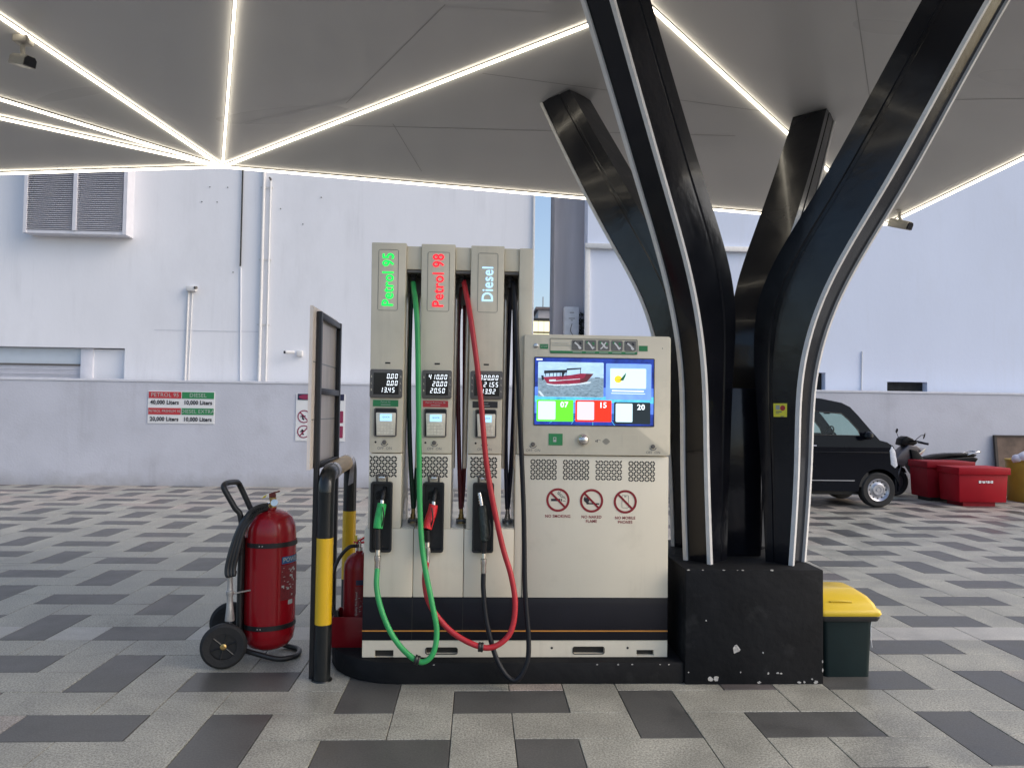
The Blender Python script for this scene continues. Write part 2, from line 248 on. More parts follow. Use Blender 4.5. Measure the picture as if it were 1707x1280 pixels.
# ------------------------------------------------------------------ mesh helpers
ORG = {}
class MB:
    def __init__(s): s.v = []; s.f = []; s.mi = []; s.cur = 0
    def add(s, vs, fs):
        o = len(s.v); s.v += [tuple(p) for p in vs]
        for fc in fs: s.f.append([i+o for i in fc]); s.mi.append(s.cur)
        return s
    def box(s, x0, x1, y0, y1, z0, z1):
        return s.add([(x0,y0,z0),(x1,y0,z0),(x1,y1,z0),(x0,y1,z0),(x0,y0,z1),(x1,y0,z1),(x1,y1,z1),(x0,y1,z1)],
                     [(0,3,2,1),(4,5,6,7),(0,1,5,4),(1,2,6,5),(2,3,7,6),(3,0,4,7)])
    def prism(s, pts, ax, a, b):
        """pts 2d ccw; ax 'y': pts are (x,z) extruded from y=a to y=b"""
        n = len(pts)
        def P(p, t):
            return {'y': (p[0], t, p[1]), 'x': (t, p[0], p[1]), 'z': (p[0], p[1], t)}[ax]
        vs = [P(p, a) for p in pts] + [P(p, b) for p in pts]
        return s.add(vs, [list(range(n)), list(range(2*n-1, n-1, -1))] + [(i, i+n, (i+1) % n+n, (i+1) % n) for i in range(n)])
    def loft(s, rings, caps=True, closed=True):
        n = len(rings[0]); vs = [p for r in rings for p in r]; fs = []
        for k in range(len(rings)-1):
            for i in range(n if closed else n-1):
                j = (i+1) % n; fs.append((k*n+i, k*n+j, (k+1)*n+j, (k+1)*n+i))
        if caps: fs.append(list(range(n))[::-1]); fs.append([(len(rings)-1)*n+i for i in range(n)])
        return s.add(vs, fs)
    def tube(s, path, r, seg=10, closed=False, caps=True):
        P = [Vector(p) for p in path]; n = len(P)
        rr = r if isinstance(r, (list, tuple)) else [r]*n
        T = []
        for i in range(n):
            a = P[(i-1) % n] if (closed or i > 0) else P[0]; b = P[(i+1) % n] if (closed or i < n-1) else P[-1]
            T.append((b-a).normalized())
        nrm = T[0].orthogonal().normalized(); rings = []
        for i in range(n):
            if i: nrm = (nrm - T[i]*nrm.dot(T[i])).normalized()
            bi = T[i].cross(nrm)
            rings.append([P[i] + (nrm*math.cos(2*math.pi*k/seg) + bi*math.sin(2*math.pi*k/seg))*rr[i] for k in range(seg)])
        if closed: rings.append(rings[0]); caps = False
        return s.loft(rings, caps)
    def lathe(s, prof, c=(0,0,0), axis=(0,0,1), seg=32, caps=True):
        ax = Vector(axis).normalized(); n1 = ax.orthogonal().normalized(); n2 = ax.cross(n1); c = Vector(c)
        rings = [[c + ax*h + (n1*math.cos(2*math.pi*k/seg)+n2*math.sin(2*math.pi*k/seg))*max(rad, 1e-4) for k in range(seg)] for rad, h in prof]
        return s.loft(rings, caps)
    def cyl(s, p0, p1, r, seg=16):
        p0, p1 = Vector(p0), Vector(p1); d = p1-p0
        return s.lathe([(r, 0), (r, d.length)], p0, d, seg)
    def ball(s, c, r, seg=16, n=8, sx=1, sz=1):
        pr = [(r*math.sin(math.pi*i/n), -r*sz*math.cos(math.pi*i/n)) for i in range(n+1)]
        return s.lathe(pr, c, (0,0,1), seg, False)
    def poly(s, pts): return s.add(pts, [list(range(len(pts)))])
    def disc(s, x, y, z, r, seg=28, r0=None, th=None):
        """flat disc or ring facing -Y"""
        if r0 is None:
            return s.poly([(x+r*math.cos(2*math.pi*k/seg), y, z+r*math.sin(2*math.pi*k/seg)) for k in range(seg)])
        o = [(x+r*math.cos(2*math.pi*k/seg), y, z+r*math.sin(2*math.pi*k/seg)) for k in range(seg)]
        i = [(x+r0*math.cos(2*math.pi*k/seg), y, z+r0*math.sin(2*math.pi*k/seg)) for k in range(seg)]
        return s.loft([i, o], False)
    def rrect(s, x0, x1, z0, z1, y0, y1, rad=.01, n=4):
        """rounded rectangle slab facing -Y between y0 (front) and y1"""
        pts = []
        for cx, cz, a0 in ((x1-rad, z1-rad, 0), (x0+rad, z1-rad, 90), (x0+rad, z0+rad, 180), (x1-rad, z0+rad, 270)):
            for k in range(n+1):
                a = R(a0+90*k/n); pts.append((cx+rad*math.cos(a), cz+rad*math.sin(a)))
        return s.prism(pts, 'y', y0, y1)
    def rframe(s, o, i, y0, y1, rad=.01, n=4):
        """rounded frame: outer o=(x0,x1,z0,z1), inner i, between y0 and y1"""
        def ring(b, rad, y):
            x0, x1, z0, z1 = b; pts = []
            for cx, cz, a0 in ((x1-rad, z1-rad, 0), (x0+rad, z1-rad, 90), (x0+rad, z0+rad, 180), (x1-rad, z0+rad, 270)):
                for k in range(n+1):
                    a = R(a0+90*k/n); pts.append((cx+rad*math.cos(a), y, cz+rad*math.sin(a)))
            return pts
        return s.loft([ring(i, rad*.7, y1), ring(i, rad*.7, y0), ring(o, rad, y0), ring(o, rad, y1)], False)
    def build(s, name, mats, parent=None, bevel=0, smooth=True, bseg=2, ang=35, recalc=True):
        STF = {'vent_grille', 'display_marks', 'keypad_keys', 'label_print', 'picture_waves', 'rim_hole', 'boot_ribs', 'speaker_slots', 'screen_rays'}
        me = bpy.data.meshes.new(name); o0 = ORG.get(parent.name, Vector()) if parent else Vector()
        bm = bmesh.new(); vs = [bm.verts.new((p[0]-o0[0], p[1]-o0[1], p[2]-o0[2])) for p in s.v]
        for fc, mi in zip(s.f, s.mi):
            try: q = bm.faces.new([vs[i] for i in fc]); q.material_index = mi
            except ValueError: pass
        if recalc: bmesh.ops.recalc_face_normals(bm, faces=bm.faces)
        if bevel:
            es = [e for e in bm.edges if len(e.link_faces) == 2 and e.calc_face_angle(0) > .6]
            bmesh.ops.bevel(bm, geom=es, offset=bevel, segments=bseg, affect='EDGES', profile=.5, clamp_overlap=True)
        bm.to_mesh(me); bm.free()
        if smooth:
            me.polygons.foreach_set('use_smooth', [True]*len(me.polygons)); me.set_sharp_from_angle(angle=R(ang))
        for mm in (mats if isinstance(mats, (list, tuple)) else [mats]): me.materials.append(mm)
        ob = bpy.data.objects.new(name, me); COL.objects.link(ob)
        if name in STF: ob['kind'] = 'stuff'
        if parent: ob.parent = parent; ORG[ob.name] = o0
        else: ORG[ob.name] = Vector()
        return ob

def thing(name, label, cat, loc=(0,0,0), group=None):
    o = bpy.data.objects.new(name, None); COL.objects.link(o); o.location = loc; o.empty_display_size = .1
    o['label'] = label; o['category'] = cat
    if group: o['group'] = group
    ORG[o.name] = Vector(loc); return o
def tag(o, label, cat, group=None):
    o['label'] = label; o['category'] = cat
    if group: o['group'] = group
    return o
def struct(o): o['kind'] = 'structure'; return o
def recenter(o, loc):
    """move a top-level mesh's origin to loc"""
    l = Vector(loc); o.data.transform(Matrix.Translation(-l)); o.location = l; return o
def spline(pts, n=6):
    P = [Vector(p) for p in pts]; out = []
    for i in range(len(P)-1):
        p0, p1, p2, p3 = P[max(i-1, 0)], P[i], P[i+1], P[min(i+2, len(P)-1)]
        for k in range(n):
            t = k/n
            out.append(.5*((2*p1)+(-p0+p2)*t+(2*p0-5*p1+4*p2-p3)*t*t+(-p0+3*p1-3*p2+p3)*t**3))
    out.append(P[-1]); return out

def text(mb, s, x, y, z, size, align='CENTER', bold=0, rot=0, fn=None, sx=1):
    """flat letters facing -Y at (x,y,z); fn maps (u,v) to a point instead"""
    cu = bpy.data.curves.new('t', 'FONT'); cu.body = s; cu.size = size; cu.align_x = align; cu.align_y = 'CENTER'; cu.offset = bold; cu.resolution_u = 3; cu.space_character = 1.06
    ob = bpy.data.objects.new('t', cu); COL.objects.link(ob)
    dg = bpy.context.evaluated_depsgraph_get(); me = ob.evaluated_get(dg).to_mesh()
    c, si = math.cos(R(rot)), math.sin(R(rot)); vs = []
    for v in me.vertices:
        a, b = v.co.x*sx, v.co.y; u, w = a*c-b*si, a*si+b*c
        vs.append(fn(u, w) if fn else (x+u, y, z+w))
    fs = [list(p.vertices) for p in me.polygons]
    mb.add(vs, fs); ob.evaluated_get(dg).to_mesh_clear(); bpy.data.objects.remove(ob); bpy.data.curves.remove(cu)
    return mb

SEGS = {'0': 'abcdef', '1': 'bc', '2': 'abged', '3': 'abgcd', '4': 'fgbc', '5': 'afgcd', '6': 'afgedc', '7': 'abc', '8': 'abcdefg', '9': 'abcdfg'}
def sevenseg(mb, s, xr, y, z, h):
    """right aligned slanted seven-segment number whose right end is xr, base z"""
    w = h*.5; t = h*.12; pitch = h*.80; sh = .14; x = xr
    def q(x0, z0, x1, z1): mb.poly([(x0+(z0-z)*sh, y, z0), (x1+(z0-z)*sh, y, z0), (x1+(z1-z)*sh, y, z1), (x0+(z1-z)*sh, y, z1)])
    for ch in reversed(s):
        if ch == '.': q(x-t*.2, z-t*.2, x+t*1.3, z+t*1.3); x -= h*.03; continue
        x -= pitch; L = x+h*.18; Rr = L+w
        for g in SEGS[ch]:
            {'a': lambda: q(L+t*.6, z+h-t, Rr-t*.6, z+h), 'g': lambda: q(L+t*.6, z+h/2-t/2, Rr-t*.6, z+h/2+t/2), 'd': lambda: q(L+t*.6, z, Rr-t*.6, z+t),
             'f': lambda: q(L, z+h/2+t*.3, L+t, z+h-t*.3), 'b': lambda: q(Rr-t, z+h/2+t*.3, Rr, z+h-t*.3),
             'e': lambda: q(L, z+t*.3, L+t, z+h/2-t*.3), 'c': lambda: q(Rr-t, z+t*.3, Rr, z+h/2-t*.3)}[g]()

def stroke(mb, pts, w, y):
    """flat line of width w through (x,z) points facing -Y"""
    for (x0, z0), (x1, z1) in zip(pts, pts[1:]):
        d = math.hypot(x1-x0, z1-z0) or 1; nx, nz = -(z1-z0)/d*w/2, (x1-x0)/d*w/2
        mb.poly([(x0-nx, y, z0-nz), (x1-nx, y, z1-nz), (x1+nx, y, z1+nz), (x0+nx, y, z0+nz)])

# ================================================================== GROUND
struct(MB().add([(-300,-300,-.06),(300,-300,-.06),(300,300,-.06),(-300,300,-.06)], [(0,1,2,3)]).build('ground', M['asphalt'], smooth=False))
U = .3
pav = struct(MB().box(-15.6, 16.5, -4.8, 11.02, -.05, -.012).build('pavement', M['joint'], smooth=False))
def cls(i, j): return (i+5*j-4) % 12
pieces = []
taken = set()
for j in range(-16, 37):
    for i in range(-52, 55):
        if (i, j) in taken: continue
        k = cls(i, j)
        if j == 5 and k in (2, 7, 6, 11, 8, 9, 4, 5):
            kn = cls(i+1, j)
            if kn not in (0, 1, 10, 3) and (i+1, j) not in taken: pieces.append((i, j, 2, 1, 'slab_pale')); taken |= {(i, j), (i+1, j)}
            else: pieces.append((i, j, 1, 1, 'slab_pale')); taken.add((i, j))
            continue
        spec = {0: (2, 1, 'slab_dark'), 10: (1, 2, 'slab_dark'), 2: (1, 2, 'slab_light'), 6: (1, 2, 'slab_light'), 8: (2, 1, 'slab_light'), 4: (2, 1, 'slab_light')}.get(k)
        if spec is None:
            if k in (7, 11): pieces.append((i, j, 1, 1, 'slab_light')); taken.add((i, j))
            elif k == 3: pieces.append((i, j, 1, 1, 'slab_dark')); taken.add((i, j))
            elif k in (1,): pieces.append((i, j, 1, 1, 'slab_dark')); taken.add((i, j))
            elif k in (5, 9): pieces.append((i, j, 1, 1, 'slab_light')); taken.add((i, j))
            continue
        w, d, mm = spec
        if d == 2 and j+1 == 5 and mm == 'slab_light': d = 1
        pieces.append((i, j, w, d, mm))
        for a in range(w):
            for b in range(d): taken.add((i+a, j+b))
def slab(mb, i, j, w, d, hz):
    g = .0022; x0, x1, y0, y1 = i*U+g, (i+w)*U-g, j*U+g, (j+d)*U-g; c = .002
    z = [hz+random.uniform(-.0006, .0006) for _ in range(4)]
    vs = [(x0,y0,-.011),(x1,y0,-.011),(x1,y1,-.011),(x0,y1,-.011),(x0,y0,hz-c),(x1,y0,hz-c),(x1,y1,hz-c),(x0,y1,hz-c),
          (x0+c,y0+c,z[0]),(x1-c,y0+c,z[1]),(x1-c,y1-c,z[2]),(x0+c,y1-c,z[3])]
    mb.add(vs, [(0,1,5,4),(1,2,6,5),(2,3,7,6),(3,0,4,7),(4,5,9,8),(5,6,10,9),(6,7,11,10),(7,4,8,11),(8,9,10,11)])
def shown(i, j, w, d):
    c = Vector(((i+w/2)*U, (j+d/2)*U, 0)) - CAM; z = c.dot(f)
    if z < 1.5: return None
    px = 853+FPX*c.dot(r2)/z; py = 640-FPX*c.dot(u2)/z
    if -60 < px < 1767 and py < 1330 and not (990 > 0 and 650 < px < 1370 and 800 < py < 1125): return z
    return None
cand = sorted([(shown(*p[:4]), p) for p in pieces if shown(*p[:4]) is not None], key=lambda t: t[0])
near = {p[:2] for _, p in cand[:296]}
rest = MB(); mk = {'slab_light': 0, 'slab_dark': 1, 'slab_pale': 2}
for p in pieces:
    i, j, w, d, mm = p
    if p[:2] in near:
        b = MB(); slab(b, i, j, w, d, random.uniform(-.0008, .0008)); b.build('paving_slab', M[mm], pav, smooth=False, recalc=False)
    else:
        rest.cur = mk[mm]; slab(rest, i, j, w, d, random.uniform(-.0008, .0008))
ro = rest.build('paving_slab', [M['slab_light'], M['slab_dark'], M['slab_pale']], pav, smooth=False, recalc=False); ro['kind'] = 'stuff'

# ================================================================== PERIMETER WALL AND BUILDINGS
pw = thing('boundary_wall', 'long low grey-white boundary wall along the back of the forecourt', 'wall', (1, 11.1, 0))
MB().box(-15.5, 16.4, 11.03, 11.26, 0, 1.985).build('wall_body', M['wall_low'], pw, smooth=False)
MB().box(-15.5, 16.4, 11.015, 11.28, 1.985, 2.03).build('wall_coping', M['wall_cap'], pw, bevel=.006, smooth=False)
# left building
lb = thing('white_building', 'large white rendered building behind the left half of the boundary wall', 'building', (-7, 14, 0))
def wall_holes(mb, x0, x1, z0, z1, y, holes, depth):
    xs = sorted({x0, x1, *[h[0] for h in holes], *[h[1] for h in holes]}); zs = sorted({z0, z1, *[h[2] for h in holes], *[h[3] for h in holes]})
    for a, b in zip(xs, xs[1:]):
        for c, d in zip(zs, zs[1:]):
            if any(h[0] <= a and b <= h[1] and h[2] <= c and d <= h[3] for h in holes): continue
            mb.poly([(a, y, c), (b, y, c), (b, y, d), (a, y, d)])
    for h in holes:
        a, b, c, d = h[:4]
        mb.poly([(a,y,c),(a,y,d),(a,y+depth,d),(a,y+depth,c)]); mb.poly([(b,y,c),(b,y+depth,c),(b,y+depth,d),(b,y,d)])
        mb.poly([(a,y,d),(b,y,d),(b,y+depth,d),(a,y+depth,d)]); mb.poly([(a,y,c),(a,y+depth,c),(b,y+depth,c),(b,y,c)])
b = MB(); wall_holes(b, -16, .905, 0, 9.5, 11.4, [(-13, -7.16, .4, 2.65)], .16)
b.box(-16, .905, 11.62, 13.2, 0, 9.5); b.poly([(.905, 11.4, 0), (.905, 11.62, 0), (.905, 11.62, 9.5), (.905, 11.4, 9.5)]); b.poly([(-16, 11.4, 9.5), (.905, 11.4, 9.5), (.905, 11.62, 9.5), (-16, 11.62, 9.5)])
b.build('wall', M['wall'], lb, smooth=False, recalc=False)
MB().box(-7.80, -7.16, 11.50, 11.6, .4, 2.63).build('infill_panel', M['wall'], lb, smooth=False)
MB().box(-8.04, -7.80, 11.47, 11.6, .4, 2.645).build('door_jamb', M['louvre'], lb, bevel=.006)
sh = MB().box(-13, -8.04, 11.55, 11.6, 2.33, 2.64).build('shutter_box', M['glass_pale'], lb, smooth=False)
MB().box(-13, -8.04, 11.50, 11.56, 2.30, 2.33).build('shutter_lintel', M['bezel'], lb, smooth=False)
for k in range(8):
    MB().prism([(11.53, 2.295-k*.085), (11.56, 2.215-k*.085), (11.6, 2.215-k*.085), (11.6, 2.295-k*.085)], 'x', -13, -8.04).build('shutter_slat', M['louvre'], lb, smooth=False)
for zz in (3.02,):   # shallow day joint in the render
    MB().box(-6.6, -4.5, 11.394, 11.398, zz, zz+.012).build('render_joint', M['wall_cap'], lb, smooth=False)
for x, z in ((-5.6, 5.9), (-5.25, 5.9), (-5.75, 5.6), (-5.45, 5.6), (-4.2, 5.5), (-3.4, 5.75), (-3.75, 5.2), (-5.1, 4.2)):
    MB().cyl((x, 11.40, z), (x, 11.385, z), .010, 8).build('wall_plug', M['gap'], lb)
# louvre
lv = thing('ventilation_louvre', 'white louvred vent box on the upper left of the white building', 'vent', (-7.98, 11.4, 4.8))
b = MB(); b.box(-8.94, -8.88, 10.95, 11.4, 4.80, 7.0); b.box(-7.06, -6.99, 10.95, 11.4, 4.80, 7.0); b.box(-8.88, -7.06, 10.97, 11.4, 4.80, 4.86); b.box(-8.88, -7.06, 10.97, 11.4, 6.95, 7.0)
b.build('louvre_frame', M['louvre'], lv, smooth=False)
MB().box(-8.01, -7.94, 10.94, 11.05, 4.86, 6.95).build('mullion', M['louvre'], lv, smooth=False)
MB().box(-8.88, -7.06, 11.12, 11.15, 4.86, 6.95).build('backing', M['wall_cap'], lv, smooth=False)
sm = [None, None]
for k in range(52):
    z = 4.88+k*.0395
    for q, (a, c) in enumerate(((-8.88, -8.01), (-7.94, -7.06))):
        if sm[q] is None:
            o = MB().prism([(10.955, z), (10.962, z-.006), (11.03, z+.030), (11.023, z+.037)], 'x', a, c).build('slat', M['louvre'], lv, smooth=False); sm[q] = o
        else:
            o = sm[q].copy(); COL.objects.link(o); o.parent = lv; o.location = (0, 0, k*.0395)
lv.location += Vector((-.08, .15, .034))
# pipes on the wall
o = MB().tube([(-4.96, 11.37, 7.5), (-4.955, 11.37, 5.5), (-4.95, 11.36, 4.4), (-4.955, 11.37, 4.32)], .016, 8).build('wall_cable', M['cable_black'])
tag(o, 'thin black cable hanging down the white building from under the canopy', 'cable')
o = MB().tube([(-4.95, 11.385, 4.30), (-4.90, 11.385, 2.05)], .014, 6).build('wall_conduit', M['wall']); tag(o, 'thin white conduit running down from the end of the black cable', 'conduit')
dp = thing('drain_pipe', 'pair of white pipes down the middle of the white building', 'pipe', (-4.46, 11.36, 2))
MB().cyl((-4.53, 11.355, 2.0), (-4.53, 11.355, 7.5), .032, 12).build('pipe', M['trim'], dp)
MB().cyl((-4.40, 11.365, 2.0), (-4.40, 11.365, 6.05), .018, 10).build('pipe', M['trim'], dp)
MB().tube([(-4.40, 11.365, 6.05), (-4.40, 11.36, 6.09), (-4.42, 11.33, 6.10)], .02, 8).build('pipe_outlet', M['bezel'], dp)
for z in (5.9, 4.45, 3.15): MB().box(-4.60, -4.35, 11.375, 11.39, z, z+.03).build('bracket', M['trim'], dp)
cp = thing('camera_pole', 'slim white conduit topped by a small camera on the white building', 'camera', (-5.95, 11.36, 2))
MB().tube([(-5.97, 11.375, 2.02), (-5.95, 11.375, 3.84)], .02, 8).build('conduit', M['trim'], cp)
MB().tube([(-5.91, 11.385, 2.02), (-5.88, 11.385, 3.80)], .01, 6).build('cable', M['trim'], cp)
MB().box(-5.97, -5.80, 11.28, 11.4, 3.80, 3.90).build('camera_body', M['trim'], cp, bevel=.01)
MB().cyl((-5.76, 11.27, 3.86), (-5.80, 11.29, 3.86), .03, 10).build('lens', M['bezel'], cp)
wc = thing('wall_camera', 'small bullet camera on a square box low on the white building', 'camera', (-3.8, 11.4, 2.6))
MB().box(-3.80, -3.69, 11.33, 11.4, 2.55, 2.66).build('junction_box', M['trim'], wc, bevel=.008)
MB().lathe([(.03, 0), (.035, .03), (.035, .17)], (-3.99, 11.22, 2.615), (1, .5, .05), 12).build('camera_body', M['trim'], wc)
MB().lathe([(.028, 0), (.03, .03)], (-4.02, 11.205, 2.613), (1, .5, .05), 12).build('lens', M['lcd'], wc)
# right building
rb = thing('bluish_lit_building', 'white building, its colour tinted for bluish light, behind the right half of the boundary wall', 'building', (9, 14, 0))
b = MB(); wall_holes(b, 1.99, 17, 0, 11, 11.4, [(6.05, 6.93, 2.04, 2.40), (8.23, 9.08, 2.04, 2.235)], .2)
b.box(1.99, 17, 11.62, 13.2, 0, 11); b.poly([(1.99, 11.4, 0), (1.99, 11.4, 11), (1.99, 11.62, 11), (1.99, 11.62, 0)]); b.poly([(1.99, 11.4, 11), (17, 11.4, 11), (17, 11.62, 11), (1.99, 11.62, 11)])
b.build('wall', M['wall_bluish_lit'], rb, smooth=False, recalc=False)
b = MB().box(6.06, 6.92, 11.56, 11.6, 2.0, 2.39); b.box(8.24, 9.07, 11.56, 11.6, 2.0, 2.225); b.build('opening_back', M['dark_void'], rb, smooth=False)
MB().box(1.93, 5.4, 11.30, 11.398, 4.84, 4.94).build('ledge', M['trim'], rb, bevel=.006)
MB().box(1.935, 2.035, 11.34, 11.398, 2.0, 4.838).build('corner_post', M['trim'], rb, bevel=.006)
MB().tube([(7.68, 11.385, 2.05), (7.70, 11.385, 2.85)], .012, 6).build('conduit', M['trim'], rb)
# gap between buildings
tw = MB().box(1.36, 1.985, 11.9, 12.8, 0, 12); tw = tw.build('grey_tower', M['tower_grey'], smooth=False)
tag(recenter(tw, (1.67, 12.3, 0)), 'grey streaked tower wall rising in the gap between the two white buildings', 'tower')
sh = MB().box(.93, 1.35, 11.7, 13.1, 0, 2.92).build('outbuilding', M['wall_low'], smooth=False); tag(recenter(sh, (1.1, 12.4, 0)), 'low outbuilding roof behind the boundary wall in the gap between buildings', 'building')
cb = thing('utility_cabinet', 'white utility cabinet fixed to the foot of the grey tower', 'cabinet', (1.71, 11.8, 2.2))
MB().box(1.56, 1.865, 11.68, 11.895, 2.2, 3.69).build('cabinet_body', M['cabinet'], cb, bevel=.01)
MB().box(1.585, 1.84, 11.669, 11.68, 2.25, 3.65).build('cabinet_door', M['cabinet'], cb, bevel=.004)
b = MB()
for z, a in ((3.56, .09), (3.44, .13), (3.40, .04)): b.box(1.715-a/2, 1.715+a/2, 11.664, 11.668, z, z+.016)
b.build('cabinet_lettering', M['print_grey'], cb, smooth=False)
MB().tube(spline([(1.72, 11.66, 3.34), (1.69, 11.65, 3.20), (1.74, 11.64, 3.10), (1.80, 11.65, 3.06)]), .007, 6).build('cabinet_cable', M['bezel'], cb)
pl = MB()
for k in range(60):
    c = Vector((1.93+random.uniform(-.05, .04), 11.75+random.uniform(-.08, .08), 2.95+random.random()*.62)); a = random.uniform(0, 6.3)
    d = Vector((math.cos(a)*.05, math.sin(a)*.05, random.uniform(-.04, .06))); e = Vector((-d.y, d.x, .02))*.5
    pl.poly([c-d, c-e, c+d, c+e])
pl.tube([(1.93, 11.75, 0), (1.93, 11.75, 3.4)], .012, 5)
tag(recenter(pl.build('shrub', M['leaf'], smooth=False), (1.93, 11.75, 0)), 'small dark shrub right of the utility cabinet in the gap', 'shrub')
fb = thing('far_building', 'distant flat-roofed building with lit yellow windows seen through the gap', 'building', (3, 30, 0))
MB().box(2.1, 5.5, 30, 34, 0, 5.72).build('wall', M['far_white'], fb, smooth=False)
MB().box(2.2, 3.25, 29.93, 30, 5.05, 5.10).build('floor_band', M['mullion'], fb, smooth=False)
MB().box(2.2, 3.25, 29.9, 30, 5.60, 5.72).build('parapet', M['mullion'], fb, smooth=False)
for k in range(4):
    for (z0, z1) in ((4.4, 4.72), (4.75, 5.03), (5.12, 5.58)):
        MB().box(2.24+k*.26, 2.24+k*.26+.235, 29.95, 29.98, z0, z1).build('window', M['window_lit'], fb, smooth=False)
MB().box(2.5, 3.9, 30.2, 33, 5.72, 6.15).build('roof_pavilion', M['far_white'], fb, smooth=False)
MB().box(2.38, 4.0, 30.1, 33.1, 6.15, 6.26).build('pavilion_roof', M['far_roof'], fb, smooth=False)
MB().cyl((2.72, 30.3, 6.26), (2.72, 30.3, 6.75), .02, 6).build('mast', M['far_roof'], fb)
# gutter line on the left building's corner
MB().box(.86, .90, 11.36, 11.398, 2.0, 9.5).build('corner_trim', M['trim'], lb, bevel=.004)

# signs on the boundary wall
sg = thing('tank_capacity_sign', 'white sign on the wall listing petrol and diesel tank litres', 'sign', (-5.89, 11.03, 1.5))
X0, X1, Z0, Z1 = -6.515, -5.26, 1.195, 1.815
MB().box(X0, X1, 11.018, 11.029, Z0, Z1).build('sign_board', M['print_white'], sg, smooth=False)
mx = -5.885
for a, c, z, mm, t, ts, tm, sxx in ((X0+.012, mx-.008, 1.675, 'sticker_red', 'PETROL 95', .105, 'print_dim', 1.0), (mx+.008, X1-.012, 1.675, 'sticker_green', 'DIESEL', .105, 'print_dim', 1.0),
                              (X0+.012, mx-.008, 1.365, 'sticker_red', 'PETROL PREMIUM 98', .072, 'print_dim', .85), (mx+.008, X1-.012, 1.365, 'sticker_green', 'DIESEL EXTRA', .100, 'print_dim', .95)):
    p = MB().box(a, c, 11.012, 11.017, z, z+.125).build('sign_header', M[mm], sg, smooth=False)
    text(MB(), t, (a+c)/2, 11.010, z+.062, ts, sx=sxx).build('lettering', M[tm], p, smooth=False)
b = MB()
for x, z, t in ((-6.20, 1.595, '40,000 Liters'), (-5.572, 1.595, '10,000 Liters'), (-6.20, 1.275, '20,000 Liters'), (-5.572, 1.275, '10,000 Liters')): text(b, t, x, 11.010, z, .108, bold=.0035, sx=.88)
b.build('lettering', M['print_black'], sg, smooth=False)
s2 = thing('safety_sign', 'safety notice on the wall half hidden behind the glazed board', 'sign', (-3.24, 11.03, 1.3))
MB().box(-3.71, -2.77, 11.018, 11.029, .89, 1.80).build('sign_board', M['print_white'], s2, smooth=False)
h = MB().box(-3.68, -2.79, 11.012, 11.017, 1.68, 1.80).build('sign_header', M['print_navy'], s2, smooth=False)
MB().poly([(-3.53+.13*math.cos(k*.4488), 11.010, 1.74+.045*math.sin(k*.4488)) for k in range(14)]).build('emblem', M['print_maroon'], h, smooth=False)
text(MB(), 'THIS IS A', -3.3, 11.012, 1.61, .07).build('lettering', M['print_grey'], s2, smooth=False)
for z in (1.36, 1.07):
    p = MB().disc(-3.55, 11.012, z, .125, r0=.105)
    stroke(p, [(-3.63, z+.085 if z > 1.2 else z-.085), (-3.47, z-.085 if z > 1.2 else z+.085)], .022, 11.0115); p.build('prohibition_ring', M['print_maroon'], s2, smooth=False)
    q = MB(); stroke(q, [(-3.59, z+.04), (-3.56, z+.01), (-3.58, z-.03), (-3.55, z-.06)], .03, 11.013); stroke(q, [(-3.62, z), (-3.52, z+.015)], .02, 11.013); q.build('pictogram', M['print_black'], s2, smooth=False)
    MB().rrect(-2.98, -2.80, z-.115, z+.115, 11.012, 11.017, .015).build('notice_block', M['print_maroon'], s2, smooth=False)

# ================================================================== CANOPY
A = Vector((-2.629, 3.49, 3.80)); C2 = Vector((3.732, 3.424, 3.40)); N0 = Vector((.88, 1.28, 4.28))
E2 = Vector((4.19, 2.22, 3.65)); C3 = C2+(E2-C2)*3.0
def ext(p, k): return A+(Vector(p)-A)*k
Lq = ext((-4.66, 3.5, 3.68), 1.25); Cq = ext((-4.10, 2.60, 3.86), 1.4); Bq = ext((-3.93, 2.30, 3.90), 1.5); Eq = ext((-3.50, 1.60, 4.187), 1.9); Dq = ext((-1.765, 1.135, 4.10), 2.0)  # unseen left ends kept short so more light reaches the floor
F0 = Vector((1.7, -1.9, 4.55))  # out-of-view front corner, added so its panels block the sky overhead
cano = thing('canopy', 'faceted grey station canopy edged and creased with white light strips', 'canopy', (.8, 1, 4.2))
PAN = [(A, C2, N0), (A, N0, Dq), (A, Dq, Eq), (A, Eq, Bq), (A, Bq, Cq), (A, Cq, Lq), (N0, F0, Dq), (N0, C3, F0), (N0, C2, C3), (Dq, F0, Eq)]
def panel_z(x, y):
    for a, b_, c in PAN:
        d = (b_.y-c.y)*(a.x-c.x)+(c.x-b_.x)*(a.y-c.y)
        if abs(d) < 1e-9: continue
        l1 = ((b_.y-c.y)*(x-c.x)+(c.x-b_.x)*(y-c.y))/d; l2 = ((c.y-a.y)*(x-c.x)+(a.x-c.x)*(y-c.y))/d
        if min(l1, l2, 1-l1-l2) >= -1e-6: return l1*a.z+l2*b_.z+(1-l1-l2)*c.z
    return None
def pnormal(p):
    n = (p[1]-p[0]).cross(p[2]-p[0]).normalized(); return n if n.z < 0 else -n
for p in PAN:
    n = pnormal(p); up = Vector((0, 0, .10)); b = MB()
    lo = [q for q in p]; hi = [q+up for q in p]
    b.add(lo+hi, [(0,1,2), (5,4,3), (0,3,4,1), (1,4,5,2), (2,5,3,0)]).build('soffit_panel', M['ceiling'], cano, smooth=False)
